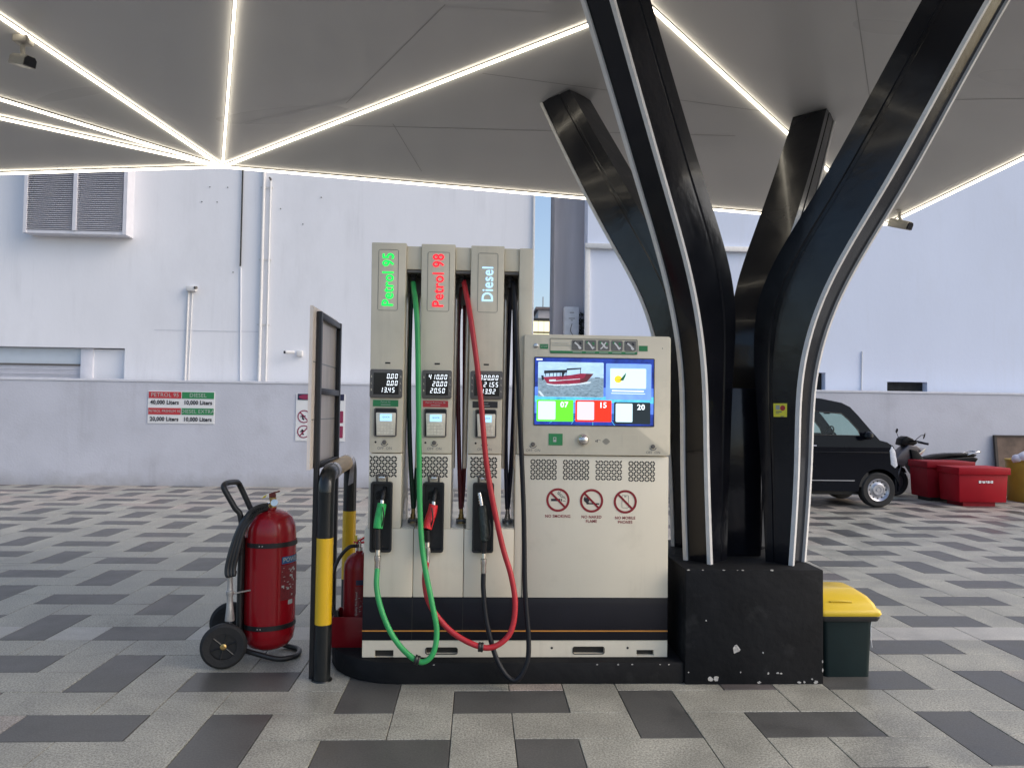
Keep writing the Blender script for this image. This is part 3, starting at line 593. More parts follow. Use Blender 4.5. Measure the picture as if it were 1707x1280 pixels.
# seams in the panels
def seam(p, q, pl, mm, w=.008):
    a = Vector((*p, panel_z(*p))); c = Vector((*q, panel_z(*q))); n = pnormal(pl); s = (c-a).normalized().cross(n)*w/2; o = n*.0015; w *= .6
    MB().poly([a-s+o, c-s+o, c+s+o, a+s+o]).build('panel_joint', M[mm], cano, smooth=False)
seam((-1.30, 2.45), (-.45, 1.25), PAN[1], 'seam', .007); seam((-.47, 1.27), (.45, 1.40), PAN[1], 'seam_l', .006)
seam((-2.30, 2.75), (-1.1, 2.32), PAN[1], 'seam_l', .008)
seam((-1.4, 2.78), (1.9, 2.45), PAN[0], 'seam', .006); seam((-.2, 2.05), (2.0, 2.15), PAN[0], 'seam', .006); seam((-.95, 2.70), (-.75, 3.3), PAN[0], 'seam', .006)
seam((2.1, .9), (2.75, 1.9), PAN[8], 'seam', .006); seam((3.2, 1.75), (4.2, 1.5), PAN[8], 'seam', .006)
seam((-2.95, 2.6), (-2.55, 2.55), PAN[2], 'seam_l', .006)
# light strips with aluminium channel
def strip(a, c, k0=0.0, k1=1.0, w=.016):
    a, c = Vector(a), Vector(c); p, q = a.lerp(c, k0), a.lerp(c, k1); t = (q-p).normalized(); s = t.cross(Vector((0, 0, 1))).normalized(); dn = s.cross(t)
    if dn.z > 0: dn = -dn
    def bar(hw, d0, d1):
        return [[x+s*sx*hw+dn*d for sx, d in ((-1, d0), (1, d0), (1, d1), (-1, d1))] for x in (p, q)]
    MB().loft(bar(w*.6, -.006, .006)).build('strip_channel', M['bezel'], cano, smooth=False)
    MB().loft(bar(w/2, .0065, .024)).build('light_strip', M['led'], cano, smooth=False)
strip(A, N0); strip(A, C2); strip(A, Lq); strip(A, Cq, w=.014); strip(A, Bq); strip(A, Eq); strip(A, Dq); strip(N0, C2); strip(C2, C3); strip(N0, Dq); strip(N0, F0)
# things hung under the canopy
def cctv(loc, aim, label):
    t = thing('security_camera', label, 'camera', loc, 'security cameras under the canopy'); l = Vector(loc); d = Vector(aim).normalized()
    MB().box(l.x-.05, l.x+.05, l.y-.045, l.y+.045, l.z+.005, l.z+.055).build('mount_plate', M['cctv'], t, bevel=.006)
    MB().tube([l, l+Vector((0, 0, -.05)), l+Vector((0, 0, -.09))+d*.02], .016, 8).build('bracket', M['cctv'], t)
    c = l+Vector((0, 0, -.12)); s = d.cross(Vector((0, 0, 1))).normalized(); u = s.cross(d)
    pr = [(-.045, -.035), (.045, -.035), (.045, .02), (.028, .042), (-.028, .042), (-.045, .02)]
    MB().loft([[c+d*k+s*a+u*b_ for a, b_ in pr] for k in (-.09, .10)]).build('camera_body', M['cctv'], t, bevel=.004)
    MB().loft([[c+d*k+s*a*.85+u*b_*.85 for a, b_ in pr] for k in (.095, .112)]).build('lens', M['lcd'], t)
    return t
cctv((3.74, 3.22, panel_z(3.60, 3.15)-.03), (.6, -1, -.45), 'ivory camera under the right corner of the canopy behind the columns')
CX_, CY_ = -3.46, 1.80
cctv((CX_, CY_, panel_z(CX_, CY_)-.055), (.75, -.45, -.25), 'ivory camera under the canopy at the far left beside a light strip')

# ================================================================== CANOPY COLUMN (four curved branches)
KZ = [.65, 1.3, 1.8, 2.3, 2.8, 3.4, 4.2]
XC, YC, ROT = 1.4407, 1.1659, -.02748
BR = {'FL': (225, -.016, [.425,.467,.499,.654,.929,1.278,1.755], [.216,.196,.177,.211,.487,.885,1.405], [.178,.175,.171,.178,.179,.179,.195], [.162,.181,.201,.234,.224,.22,.226]),
      'FR': (315, -.010, [.429,.468,.5,.666,.968,1.314,1.797], [.26,.226,.194,.245,.547,.925,1.421], [.181,.198,.216,.237,.24,.229,.215], [.164,.18,.194,.204,.201,.215,.236]),
      'BL': (135, -.026, [.396,.427,.492,.646,.942,1.301,1.744], [.209,.218,.23,.303,.564,.94,1.436], [.168,.18,.189,.197,.217,.229,.23], [.166,.182,.195,.21,.226,.242,.243]),
      'BR': (45, .021, [.441,.471,.532,.681,.922,1.254,1.707], [.146,.159,.179,.27,.578,.984,1.463], [.168,.183,.197,.21,.222,.225,.22], [.161,.197,.233,.27,.286,.278,.257])}
def spl(y, z):
    K = np.array(KZ); y = np.array(y); n = len(K); h = np.diff(K); Am = np.eye(n); bb = np.zeros(n)
    for i in range(1, n-1):
        Am[i, i-1] = h[i-1]; Am[i, i] = 2*(h[i-1]+h[i]); Am[i, i+1] = h[i]; bb[i] = 6*((y[i+1]-y[i])/h[i]-(y[i]-y[i-1])/h[i-1])
    Q = np.linalg.solve(Am, bb); i = min(max(int(np.searchsorted(K, z))-1, 0), n-2); t = z-K[i]; hh = h[i]
    if z > K[-1]: return float(y[-1]+((y[-1]-y[-2])/h[-1]+h[-1]*Q[-2]/6)*(z-K[-1]))
    return float(y[i]+t*((y[i+1]-y[i])/hh-hh*(2*Q[i]+Q[i+1])/6)+t**2*Q[i]/2+t**3*(Q[i+1]-Q[i])/(6*hh))
colm = thing('canopy_column', 'glossy black tree-like column of four curved branches with white edges', 'column', (XC, YC, .65))
def bpt(az, rho, t, z): return Vector((XC+math.cos(az)*rho-math.sin(az)*t, YC+math.sin(az)*rho+math.cos(az)*t, z))
for kk, (a0, ra, ro_, ri_, wo_, wi_) in BR.items():
    az = R(a0)+ROT+ra; zs = [.648+.06*i for i in range(80)]; rings = []; trims = ([], [])
    for z in zs:
        ro, ri, wo, wi = spl(ro_, z), spl(ri_, z), spl(wo_, z), spl(wi_, z)
        c = bpt(az, (ro+ri)/2, 0, z); pz = panel_z(c.x, c.y)
        if pz and z > pz+.08: break
        pts = [(ro-.012, -wo/2+.004), (ro-.012, wo/2-.004)]
        for fr_, ins in ((.62, 0), (.64, .007), (.70, .007), (.72, 0)):
            w = wo+(wi-wo)*fr_; pts.append((ro+(ri-ro)*fr_, w/2-.004-ins))
        pts += [(ri, wi/2-.002), (ri, -wi/2+.002)]
        for fr_, ins in ((.72, 0), (.70, .007), (.64, .007), (.62, 0)):
            w = wo+(wi-wo)*fr_; pts.append((ro+(ri-ro)*fr_, -w/2+.004+ins))
        rings.append([bpt(az, a, t, z) for a, t in pts])
        for q, sgn in ((0, -1), (1, 1)):
            trims[q].append([bpt(az, ro+da, sgn*(wo/2+dt), z) for da, dt in ((-.020, -.020), (-.020, .004), (.006, .004), (.006, -.020))])
    MB().loft(rings).build('column_branch', M['black_gloss'], colm, ang=28)
    for q in (0, 1): MB().loft(trims[q]).build('edge_trim', M['black_trimline'], colm, ang=60)
    e = rings[-1]; zt = e[0].z
    # dark sealant ring where the branch meets the soffit
# black box filling the gap between the branches
MB().box(XC-.13, XC+.15, YC-.10, YC+.16, .648, 1.7).build('column_gap_fill', M['black_gloss'], colm, bevel=.01)
# yellow sticker on the front right branch side face
a0, ra, ro_, ri_, wo_, wi_ = BR['FR']; az = R(a0)+ROT+ra
def side(fr, z, off=.004):
    ro, ri, wo, wi = spl(ro_, z), spl(ri_, z), spl(wo_, z), spl(wi_, z); w = wo+(wi-wo)*fr
    return bpt(az, ro+(ri-ro)*fr, -(w/2-.004+off), z)
st = thing('yellow_sticker', 'square yellow sticker with a red dot on the black column', 'sticker', side(.45, 1.56, .004))
def sq(u0, u1, z0, z1, off): return [side(u0, z0, off), side(u1, z0, off), side(u1, z1, off), side(u0, z1, off)]
MB().poly(sq(.60, .28, 1.522, 1.603, .002)).build('sticker_sheet', M['sticker_yellow'], st, smooth=False)
c0, c1 = side(.38, 1.575, .003), side(.36, 1.575, .003); dx = (c1-c0).normalized()
MB().poly([c0+dx*.016*math.cos(k*.3927)+Vector((0, 0, .016*math.sin(k*.3927))) for k in range(16)]).build('red_dot', M['sticker_red'], st, smooth=False)
b = MB(); b.poly(sq(.54, .40, 1.550, 1.556, .003)); b.poly(sq(.54, .46, 1.541, 1.545, .003)); b.poly(sq(.43, .35, 1.523, 1.527, .003)); b.build('print_line', M['print_grey'], st, smooth=False)
MB().poly(sq(.54, .45, 1.565, 1.592, .003)).build('blank_square', M['print_dim'], st, smooth=False)

# ================================================================== ISLAND, PEDESTAL
pts = [(1.0, .69), (1.0, 1.62)]
for k in range(13):
    a = R(90+180*k/12); pts.append((-.62+.445*math.cos(a), 1.155+.465*math.sin(a)))
isl = thing('pump_island', 'low black painted kerb island with a rounded left end under the pump', 'island', (0, 1.15, 0))
b = MB().prism(pts, 'z', 0, .122); b.build('kerb', M['ped'], isl, bevel=.012)
ped = thing('column_pedestal', 'chipped black concrete block carrying the curved column', 'pedestal', (1.4, 1.17, 0))
MB().box(1.0, 1.803, .678, 1.66, 0, .648).build('block', M['ped'], ped, bevel=.008)
def chip(x, z, r, y, par, n=9, fl=1.0):
    pts = [(x+r*random.uniform(.55, 1.15)*math.cos(2*math.pi*k/n), z+fl*r*random.uniform(.55, 1.15)*math.sin(2*math.pi*k/n)) for k in range(n)]
    MB().prism(pts, 'y', y-.0025, y+.002).build('paint_chip', M['chip'], par, smooth=False)
PY = .678
for x, z, r, fl in ((1.293, .197, .023, 1.1), (1.145, .030, .018, .9), (1.180, .034, .018, 1), (1.428, .012, .012, .7), (1.66, .012, .012, .7), (1.69, .014, .008, 1), (1.757, .014, .014, .8), (1.735, .03, .006, 1),
                    (1.48, .063, .007, 1), (1.535, .065, .010, .6), (1.555, .062, .008, .6), (1.12, .36, .005, 1), (1.02, .07, .004, 1), (1.32, .07, .004, 1.5), (1.795, .13, .004, 3), (1.796, .08, .004, 4), (1.45, .18, .004, 1.4)):
    chip(x, z, r, PY, ped, fl=fl)
for x, r in ((1.015, .010), (1.10, .006), (1.22, .008), (1.33, .009), (1.50, .012), (1.30, .004)):
    chip(x, .645, r, PY-.001, ped, fl=.35)
for x, r in ((-.42, .006), (.62, .008), (.70, .006), (.50, .006), (.86, .005), (.91, .006)): chip(x, .110, r, .69, isl, fl=.6)

# ================================================================== FUEL DISPENSER
Y = .77
fd = thing('fuel_dispenser', 'cream fuel dispenser with three hose towers and a touch screen terminal', 'fuel pump', (.05, 1.0, .12))
# bottom skirt with slots
def skirt():
    b = MB(); x0, x1, z0, z1 = -.832, .921, .126, .221
    slots = [(-.76, -.655, .126, .166, 0), (-.471, -.293, .145, .178, 1), (.379-.005, .552, .145, .182, 1), (.742, .842, .135, .166, 0)]
    wall_holes(b, x0, x1, z0, z1, Y, [s[:4] for s in slots], .03)
    b.box(x0, x1, Y+.03, Y+.45, z0, z1); b.poly([(x0,Y,z0),(x0,Y+.03,z0),(x0,Y+.03,z1),(x0,Y,z1)]); b.poly([(x1,Y,z0),(x1,Y,z1),(x1,Y+.03,z1),(x1,Y+.03,z0)])
    b.poly([(x0,Y,z1),(x0,Y+.03,z1),(x1,Y+.03,z1),(x1,Y,z1)])
    o = b.build('base_skirt', M['cream'], fd, smooth=False, recalc=False)
    for a, c, z0_, z1_, rd in slots:
        if rd: MB().rframe((a-.004, c+.004, z0_-.004, z1_+.004), (a, c, z0_, z1_), Y-.002, Y+.001, .014).build('slot_rim', M['gap'], o, smooth=False)
        MB().box(a, c, Y+.024, Y+.029, z0_, z1_).build('slot_back', M['gap'], o, smooth=False)
    for x in (.25, .69): MB().disc(x, Y-.001, .178, .007, 12).build('bolt_hole', M['gap'], o, smooth=False)
skirt()
MB().box(-.834, .921, Y-.004, Y+.45, .222, .462).build('lower_band', M['band'], fd, bevel=.002)
MB().box(-.8345, .9215, Y-.0055, Y-.004, .272, .279).build('stripe', M['orange'], fd, smooth=False)
for x in (-.553, -.265): MB().box(x-.0015, x+.0015, Y-.0052, Y-.0035, .222, .462).build('panel_gap', M['gap'], fd, smooth=False)
# lower cabinet doors
for a, c in ((-.833, -.5545), (-.5515, -.2665), (-.2635, .0235)):
    MB().box(a, c, Y, Y+.46, .464, .853).build('lower_door', M['cream'], fd, bevel=.004)
MB().box(.0265, .0715, Y+.004, Y+.46, .464, 1.283).build('corner_panel', M['cream'], fd, bevel=.003)
MB().box(.0745, .922, Y-.004, Y+.46, .464, 1.281).build('terminal_door', M['cream'], fd, bevel=.005)
TW = [(-.815, -.629, -.825, -.624, 2.500), (-.531, -.344, -.537, -.340, 2.498), (-.252, -.056, -.249, -.054, 2.495)]
NAMES = [('Petrol 95', 'led_green', 'sticker_green', 'Petrol 95', ['0.00', '0.00', '13.45']), ('Petrol 98', 'led_red', 'sticker_red', 'Petrol Premium 98', ['410.00', '20.00', '20.50']), ('Diesel', 'led_white', 'sticker_black', 'Diesel', ['300.00', '21.55', '13.92'])]
HEAD = [(-.784, -.668, 2.105, 2.460), (-.500, -.372, 2.105, 2.452), (-.208, -.091, 2.105, 2.452)]
def vent(x0, x1, z0, z1, y, par, nx=9):
    """grille of slanted slots and dots"""
    b = MB(); p = (x1-x0)/nx; nz = max(1, round((z1-z0)/p)); q = (z1-z0)/nz
    for i in range(nx):
        for j in range(nz):
            cx, cz = x0+(i+.5)*p, z0+(j+.5)*q; s = 1 if (i+j) % 2 else -1; l = p*.37
            stroke(b, [(cx-l, cz-s*l), (cx+l, cz+s*l)], p*.46, y)
    for i in range(nx+1):
        for j in range(nz+1):
            if (i+j) % 2 == 0 and 0 < i < nx and 0 < j < nz:
                cx, cz = x0+i*p, z0+j*q; w = p*.12; b.poly([(cx-w, y, cz), (cx, y, cz-w), (cx+w, y, cz), (cx, y, cz+w)])
    o = b.build('vent_grille', M['gap'], par, smooth=False)
def keylock(x, z, y, par):
    o = MB().lathe([(.0125, 0), (.0125, .006), (.009, .009), (.001, .009)], (x, y, z), (0, -1, 0), 16).build('key_lock', M['bezel'], par)
    b = MB(); stroke(b, [(x+.021*math.cos(R(a)), z+.021*math.sin(R(a))) for a in range(205, 341, 15)], .005, y-.001)
    text(b, 'OFF', x-.022, y-.001, z-.035, .021); text(b, 'ON', x+.026, y-.001, z-.035, .021); b.build('key_marking', M['print_grey'], par, smooth=False)
for n, ((a, c, ta, tc, top), (nm, lm, sm_, lab, digs), hd) in enumerate(zip(TW, NAMES, HEAD)):
    # lower tower section (below the seam) and upper section
    MB().box(a, c, Y+.001, Y+.45, .8535, 1.280).build('tower_lower', M['cream'], fd, bevel=.003)
    b = MB(); rings = [[(x0, y, z) for x0, y in ((p, Y-.002), (q, Y-.002), (q, Y+.44), (p, Y+.44))] for p, q, z in ((a, c, 1.285), (ta, tc, top))]
    b.loft([[Vector(v) for v in r] for r in rings]).build('tower_upper', M['cream_top'], fd, bevel=.005)
    y = Y-.0035
    h = MB().rframe((hd[0], hd[1], hd[2], hd[3]), (hd[0]+.002, hd[1]-.002, hd[2]+.002, hd[3]-.002), y, Y, .012).build('led_panel', M['bezel'], fd, smooth=False)
    zc = {0: 2.285, 1: 2.285, 2: 2.270}[n]
    text(MB(), nm, (hd[0]+hd[1])/2+.002, y-.0015, zc, .092, rot=90, bold=.0010, sx=.85).build('led_lettering', M[lm], h, smooth=False)
    MB().box((a+c)/2-.012, (a+c)/2+.018, Y-.004, Y-.001, 1.797, 1.806).build('sensor_slot', M['gap'], fd, smooth=False)
    # price display
    d0, d1 = (-.818, -.632) if n == 0 else ((-.519, -.349) if n == 1 else (-.241, -.054))
    dis = MB().rrect(d0, d1, 1.600, 1.764, Y-.018, Y-.001, .012).build('price_display', M['bezel'], fd, bevel=.003)
    g0, g1 = (d0+.022, d1-.020)
    MB().box(g0, g1, Y-.0195, Y-.017, 1.620, 1.744).build('display_glass', M['lcd'], dis, smooth=False)
    b = MB()
    for k, s in enumerate(digs):
        off = -.022 if k == 2 and n != 1 else -.006
        sevenseg(b, s, g1+off-(0.012 if (n == 1 and k == 2) else 0), Y-.0202, 1.711-k*.0395, .028)
    b.build('display_digits', M['seg'], dis, smooth=False)
    b = MB()
    for k in range(3): text(b, '$' if k == 0 else ('L' if k == 1 else '$'), d0+.010, Y-.0192, 1.722-k*.038, .016); text(b, '$' if k == 0 else ('L' if k == 1 else 'L'), d1-.009, Y-.0192, 1.722-k*.038, .016)
    b.build('display_marks', M['cream'], dis, smooth=False)
    # product label
    l0 = (-.799, -.513, -.227)[n]; lb_ = MB().box(l0, l0+.145, Y-.0045, Y-.001, 1.551, 1.588).build('product_label', M[sm_], fd, smooth=False)
    b = MB(); text(b, lab, l0+.072, Y-.0055, 1.577, .014); b.box(l0+.045, l0+.10, Y-.0056, Y-.005, 1.560, 1.563); b.build('lettering', M['print_dim'], lb_, smooth=False)
    # keypad recess
    k0 = (-.791, -.506, -.212)[n]; k1 = k0+.131 if n < 2 else k0+.124
    kp = MB().rframe((k0, k1, 1.378, 1.543), (k0+.006, k1-.005, 1.384, 1.537), Y-.012, Y-.001, .012).build('keypad_housing', M['bezel'], fd, smooth=False)
    MB().box(k0+.004, k1-.004, Y-.004, Y-.002, 1.382, 1.539).build('keypad_recess', M['black_plastic'], kp, smooth=False)
    t0, t1 = k0+.011, k1-.006
    MB().prism([(t0, 1.512), (t0+.004, 1.516), (t1-.004, 1.516), (t1, 1.512), (t1-.002, 1.386), (t0+.006, 1.384)], 'y', Y-.016, Y-.004).build('card_terminal', M['keypad'], kp, bevel=.002)
    MB().box(t0+.024, t1-.022, Y-.0175, Y-.0155, 1.468, 1.508).build('keypad_screen', M['lcd_blue'], kp, smooth=False)
    b = MB(); text(b, 'QUICK', (t0+t1)/2+.002, Y-.0185, 1.490, .013); b.build('keypad_text', M['print_navy'], kp, smooth=False)
    b = MB()
    for r in range(4):
        for q in range(5): b.box(t0+.010+q*(t1-t0-.020)/5, t0+.010+(q+.8)*(t1-t0-.020)/5, Y-.0185, Y-.0155, 1.394+r*.0165, 1.394+r*.0165+.012)
    o = b.build('keypad_keys', M['key'], kp, smooth=False)
    kx = (-.729, -.444, -.155)[n]; keylock(kx, 1.346, Y-.002, fd)
    MB().disc(kx-.051, Y-.0035, 1.346, .006, 12).build('small_hole', M['gap'], fd, smooth=False)
    v0 = (-.812, -.520, -.236)[n]; vent(v0, v0+.157, 1.146, 1.268, Y-.0005, fd)
    # nozzle boot
    x0 = (-.798, -.503, -.218)[n]; xw = .122
    bt = MB().rframe((x0, x0+xw, .724, 1.122), (x0+.012, x0+xw-.010, .738, 1.110), Y-.035, Y+.001, .014).build('nozzle_boot', M['black_plastic'], fd, bevel=0)
    MB().box(x0+.010, x0+xw-.008, Y-.006, Y-.002, .736, 1.112).build('boot_back', M['black_plastic'], bt, smooth=False)
    b = MB()
    for k in range(4): b.tube([(x0+.030, Y-.010, 1.058-k*.012), (x0+.065, Y-.020, 1.072-k*.012), (x0+.095, Y-.010, 1.058-k*.012)], .004, 6)
    b.build('boot_ribs', M['black_rubber'], bt)
    hx = x0+.061
    hk = MB().tube([(hx-.028, Y-.012, 1.124), (hx-.030, Y-.028, 1.155), (hx-.020, Y-.032, 1.163), (hx+.020, Y-.032, 1.163), (hx+.030, Y-.028, 1.155), (hx+.028, Y-.012, 1.124)], .006, 8).build('boot_latch', M['bezel'], fd)
    MB().box(hx-.018, hx+.018, Y-.030, Y-.010, 1.135, 1.152).build('latch_plate', M['chrome'], hk, bevel=.004)
# bridge between the towers, top of each bay, and the post
BAY = [(-.624, -.537, -.627, -.548), (-.339, -.249, -.343, -.264), (-.054, .034, -.057, .0265)]
for (a, c, la, lc) in BAY:
    MB().box(a+.001, c-.001, Y+.018, Y+.43, 2.352, 2.486).build('bay_header', M['cream_top'], fd, bevel=.003)
    MB().box(a+.002, c-.002, Y+.030, Y+.425, 2.335, 2.351).build('bay_soffit', M['bezel'], fd, smooth=False)
    MB().box(a-.004, c+.004, Y+.17, Y+.36, 2.17, 2.335).build('hose_swivel_box', M['bezel'], fd, bevel=.004)
    cx = (a+c)/2-.004
    MB().lathe([(.020, 0), (.022, .02), (.016, .025), (.020, .04), (.014, .045), (.018, .06), (.012, .065), (.014, .09)], (cx-.004, Y+.09, 2.345), (0, -.25, -1), 12).build('hose_gland', M['black_rubber'], fd)
    # clear drip tray
    tr = MB().box(la+.003, lc-.003, Y+.002, Y+.006, .856, .905).build('drip_guard', M['acrylic'], fd, smooth=False)
    MB().box(la+.003, lc-.003, Y+.01, Y+.43, .8535, .860).build('bay_floor', M['keypad'], fd, smooth=False)
    for q in (la+.002, lc-.006): MB().prism([(Y+.006, .861), (Y+.25, .861), (Y+.25, 1.0), (Y+.18, 1.0)], 'x', q, q+.004).build('splash_plate', M['acrylic'], fd, smooth=False)
MB().box(.034, .112, Y+.002, Y+.44, 1.286, 2.486).build('end_post', M['cream_top'], fd, bevel=.004)
for (xa, xb) in ((-.626, -.543), (-.334, -.263), (-.040, .036)):
    for q, x in enumerate((xa, xb)):
        b = MB(); b.tube([(x, Y+.30, 2.215), (x, Y+.20, 2.225), (x, Y+.14, 2.215), (x, Y+.115, 2.19), (x, Y+.11, 2.15), (x-.006, Y+.11, 1.22), (x-.006, Y+.115, 1.195)], .0135, 12)
        b.build('guide_rail', M['steel'], fd)
        MB().box(x-.012, x+.006, Y+.122, Y+.20, 1.195, 2.20).build('rail_channel', M['steel'], fd, smooth=False)
INN = [('green_dark', [(-.601,.95,2.33),(-.605,.95,2.28),(-.611,.95,2.051),(-.611,.95,1.652),(-.596,.95,1.257),(-.572,.95,.945)], [(-.590,.98,2.31),(-.575,.98,2.2),(-.556,.98,1.836),(-.552,.98,1.400),(-.562,.98,1.111),(-.571,.98,.95)], -.573, 'brass'),
       ('red_dark', [(-.305,.95,2.33),(-.322,.95,2.056),(-.318,.95,1.693),(-.307,.95,1.332),(-.289,.95,.945)], [(-.286,.98,2.31),(-.282,.98,1.987),(-.276,.98,1.477),(-.274,.98,1.150),(-.285,.98,.95)], -.286, 'brass'),
       ('navy_hose', [(-.006,.95,2.31),(-.016,.95,1.989),(-.026,.95,1.408),(-.018,.95,1.119),(-.010,.95,.945)], [(.014,.98,2.31),(.024,.98,1.846),(.020,.98,1.480),(.008,.98,1.153),(-.006,.98,.95)], -.008, 'chrome')]
for mm, p1, p2, fx, fm in INN:
    MB().tube(spline(p1), .0135, 10).build('inner_hose', M[mm], fd); MB().tube(spline(p2), .0135, 10).build('inner_hose', M[mm], fd)
    MB().lathe([(.030, 0), (.030, .010), (.022, .012), (.022, .030), (.016, .033), (.016, .050), (.012, .055), (.012, .085)], (fx, .955, .860), (0, 0, 1), 14).build('hose_fitting', [M[fm]], fd)
    b = MB(); b.box(fx-.030, fx+.030, .93, .98, .862, .885); b.build('fitting_flange', M['bezel'], fd, bevel=.003)
# terminal head
b = MB().rrect(.066, .926, 1.286, 1.982, Y-.022, Y+.44, .016); b.build('terminal_head', M['cream_top'], fd, bevel=.005)
y = Y-.022
scr = MB().rframe((.126, .830, 1.454, 1.851), (.131, .825, 1.459, 1.846), y-.004, y+.001, .006).build('display_screen', M['black_plastic'], fd, smooth=False)
S0, S1, T0, T1 = .131, .825, 1.459, 1.846; ys = y-.002
def sx_(u): return S0+(S1-S0)*(u-160)/(1218-160)     # u,v: position on the screen picture
def sz_(v): return T1-(T1-T0)*(v-293)/(905-293)
def sp(mb, pts, d): return mb.poly([(sx_(u), ys-d*.0003, sz_(v)) for u, v in pts])
def rr(mb, u0, u1, v0, v1, d, rad=.006): return mb.rrect(sx_(u0), sx_(u1), sz_(v1), sz_(v0), ys-d*.0003, ys-d*.0003+.0002, rad, 3)
sp(MB(), [(160, 293), (160, 905), (1218, 905), (1218, 293)], 0).build('screen_background', M['s_navy'], scr, smooth=False)
sp(MB(), [(160, 560), (160, 800), (1218, 800), (1218, 560)], 1).build('screen_glow', M['s_blue'], scr, smooth=False)
sp(MB(), [(160, 640), (160, 700), (1218, 700), (1218, 640)], 2).build('screen_glow', M['s_cyan'], scr, smooth=False)
b = MB()
for q in (505, 850):
    for k in range(8): sp(b, [(q-10, 720+k*18), (q-10, 723+k*18), (q+16, 723+k*18), (q+16, 720+k*18)], 3)
for p, q in (((520, 845), (485, 895)), ((675, 875), (675, 905)), ((840, 860), (870, 905)), ((315, 872), (290, 890))):
    sp(b, [p, q, (q[0]+5, q[1]), (p[0]+5, p[1])], 3)
b.build('screen_rays', M['s_cyan'], scr, smooth=False)
rr(MB(), 187, 770, 330, 650, 3).build('picture_sky', M['s_sky'], scr, smooth=False)
sp(MB(), [(187, 478), (187, 648), (770, 648), (770, 470)], 4).build('picture_sea', M['s_sea2'], scr, smooth=False)
b = MB(); rnd = random.Random(3)
for k in range(170):
    u = rnd.uniform(190, 755); v = rnd.uniform(485, 645); w = rnd.uniform(8, 34)*(v-440)/150; t = (v-440)/150*rnd.uniform(2, 4.5)
    u1 = min(u+w, 768); sp(b, [(u, v), ((u+u1)/2, v+t), (u1, v), ((u+u1)/2, v-t)], 5)
b.build('picture_waves', M['s_sea'], scr, smooth=False)
b = MB(); sp(b, [(262, 536), (330, 548), (460, 546), (560, 534), (650, 522), (660, 508), (600, 505), (540, 515), (450, 528), (330, 532), (265, 526)], 6); sp(b, [(190, 600), (215, 640), (245, 650), (235, 630), (205, 596)], 6); b.build('picture_foam', M['s_foam'], scr, smooth=False)
sp(MB(), [(232, 470), (268, 528), (330, 536), (450, 532), (560, 522), (620, 508), (680, 434), (570, 432), (480, 448), (380, 460)], 7).build('boat_hull', M['s_hull'], scr, smooth=False)
sp(MB(), [(620, 508), (680, 434), (615, 432), (600, 470), (560, 486), (560, 522)], 8).build('boat_bow', M['s_hull2'], scr, smooth=False)
b = MB(); sp(b, [(285, 492), (285, 510), (345, 508), (345, 490)], 8); sp(b, [(345, 500), (345, 506), (560, 485), (560, 479)], 8); b.build('boat_lettering', M['s_foam'], scr, smooth=False)
b = MB(); sp(b, [(240, 410), (240, 438), (445, 425), (445, 400)], 8); sp(b, [(440, 388), (440, 405), (570, 392), (570, 380)], 8)
for u in (250, 285, 320, 350, 380, 410, 432, 560): sp(b, [(u, 392 if u > 500 else 425), (u, 462 if u < 500 else 435), (u+6, 462 if u < 500 else 435), (u+6, 392 if u > 500 else 425)], 8)
sp(b, [(215, 455), (222, 500), (240, 496), (236, 455)], 8); sp(b, [(395, 420), (400, 480), (420, 440), (430, 420)], 8); sp(b, [(690, 466), (695, 472), (735, 472), (738, 467)], 6)
b.build('boat_cabin', M['s_dark'], scr, smooth=False)
rr(MB(), 790, 1197, 336, 668, 3).build('screen_card', M['s_card'], scr, smooth=False)
rr(MB(), 828, 1150, 380, 565, 4).build('screen_card_panel', M['s_white'], scr, smooth=False)
b = MB().poly([(sx_(900)+.0225*math.cos(k*.314), ys-.0016, sz_(480)+.0215*math.sin(k*.314)) for k in range(20)]); b.build('logo_sun', M['s_yellow'], scr, smooth=False)
sp(MB(), [(875, 488), (915, 486), (940, 455), (970, 418), (965, 450), (945, 492), (925, 490)], 7).build('logo_wing', M['sticker_green'], scr, smooth=False)
b = MB(); sp(b, [(845, 580), (845, 592), (1130, 594), (1130, 582)], 4); sp(b, [(838, 607), (838, 612), (1142, 614), (1142, 609)], 4); b.build('screen_caption', M['s_white2'], scr, smooth=False)
for u0, u1, mm, q0, q1, t, tx, qm in ((178, 503, 's_green', 192, 345, '07', 422, 's_white'), (521, 843, 's_red', 537, 688, '15', 766, 's_qrpink'), (865, 1190, 's_black', 880, 1030, '20', 1106, 's_white')):
    rr(MB(), u0, u1, 676 if u0 < 800 else 690, 874 if u0 < 800 else 890, 4).build('price_card', M[mm], scr, smooth=False)
    rr(MB(), q0, q1, 690 if u0 < 800 else 702, 858 if u0 < 800 else 872, 5).build('blank_card', M[qm], scr, smooth=False)
    text(MB(), t, sx_(tx), ys-.0018, sz_(722 if u0 < 800 else 736), .044, bold=.0012).build('price_digits', M['s_white2'], scr, smooth=False)
sp(MB(), [(172, 303), (172, 316), (225, 316), (225, 303)], 4).build('screen_tag', M['s_white2'], scr, smooth=False)
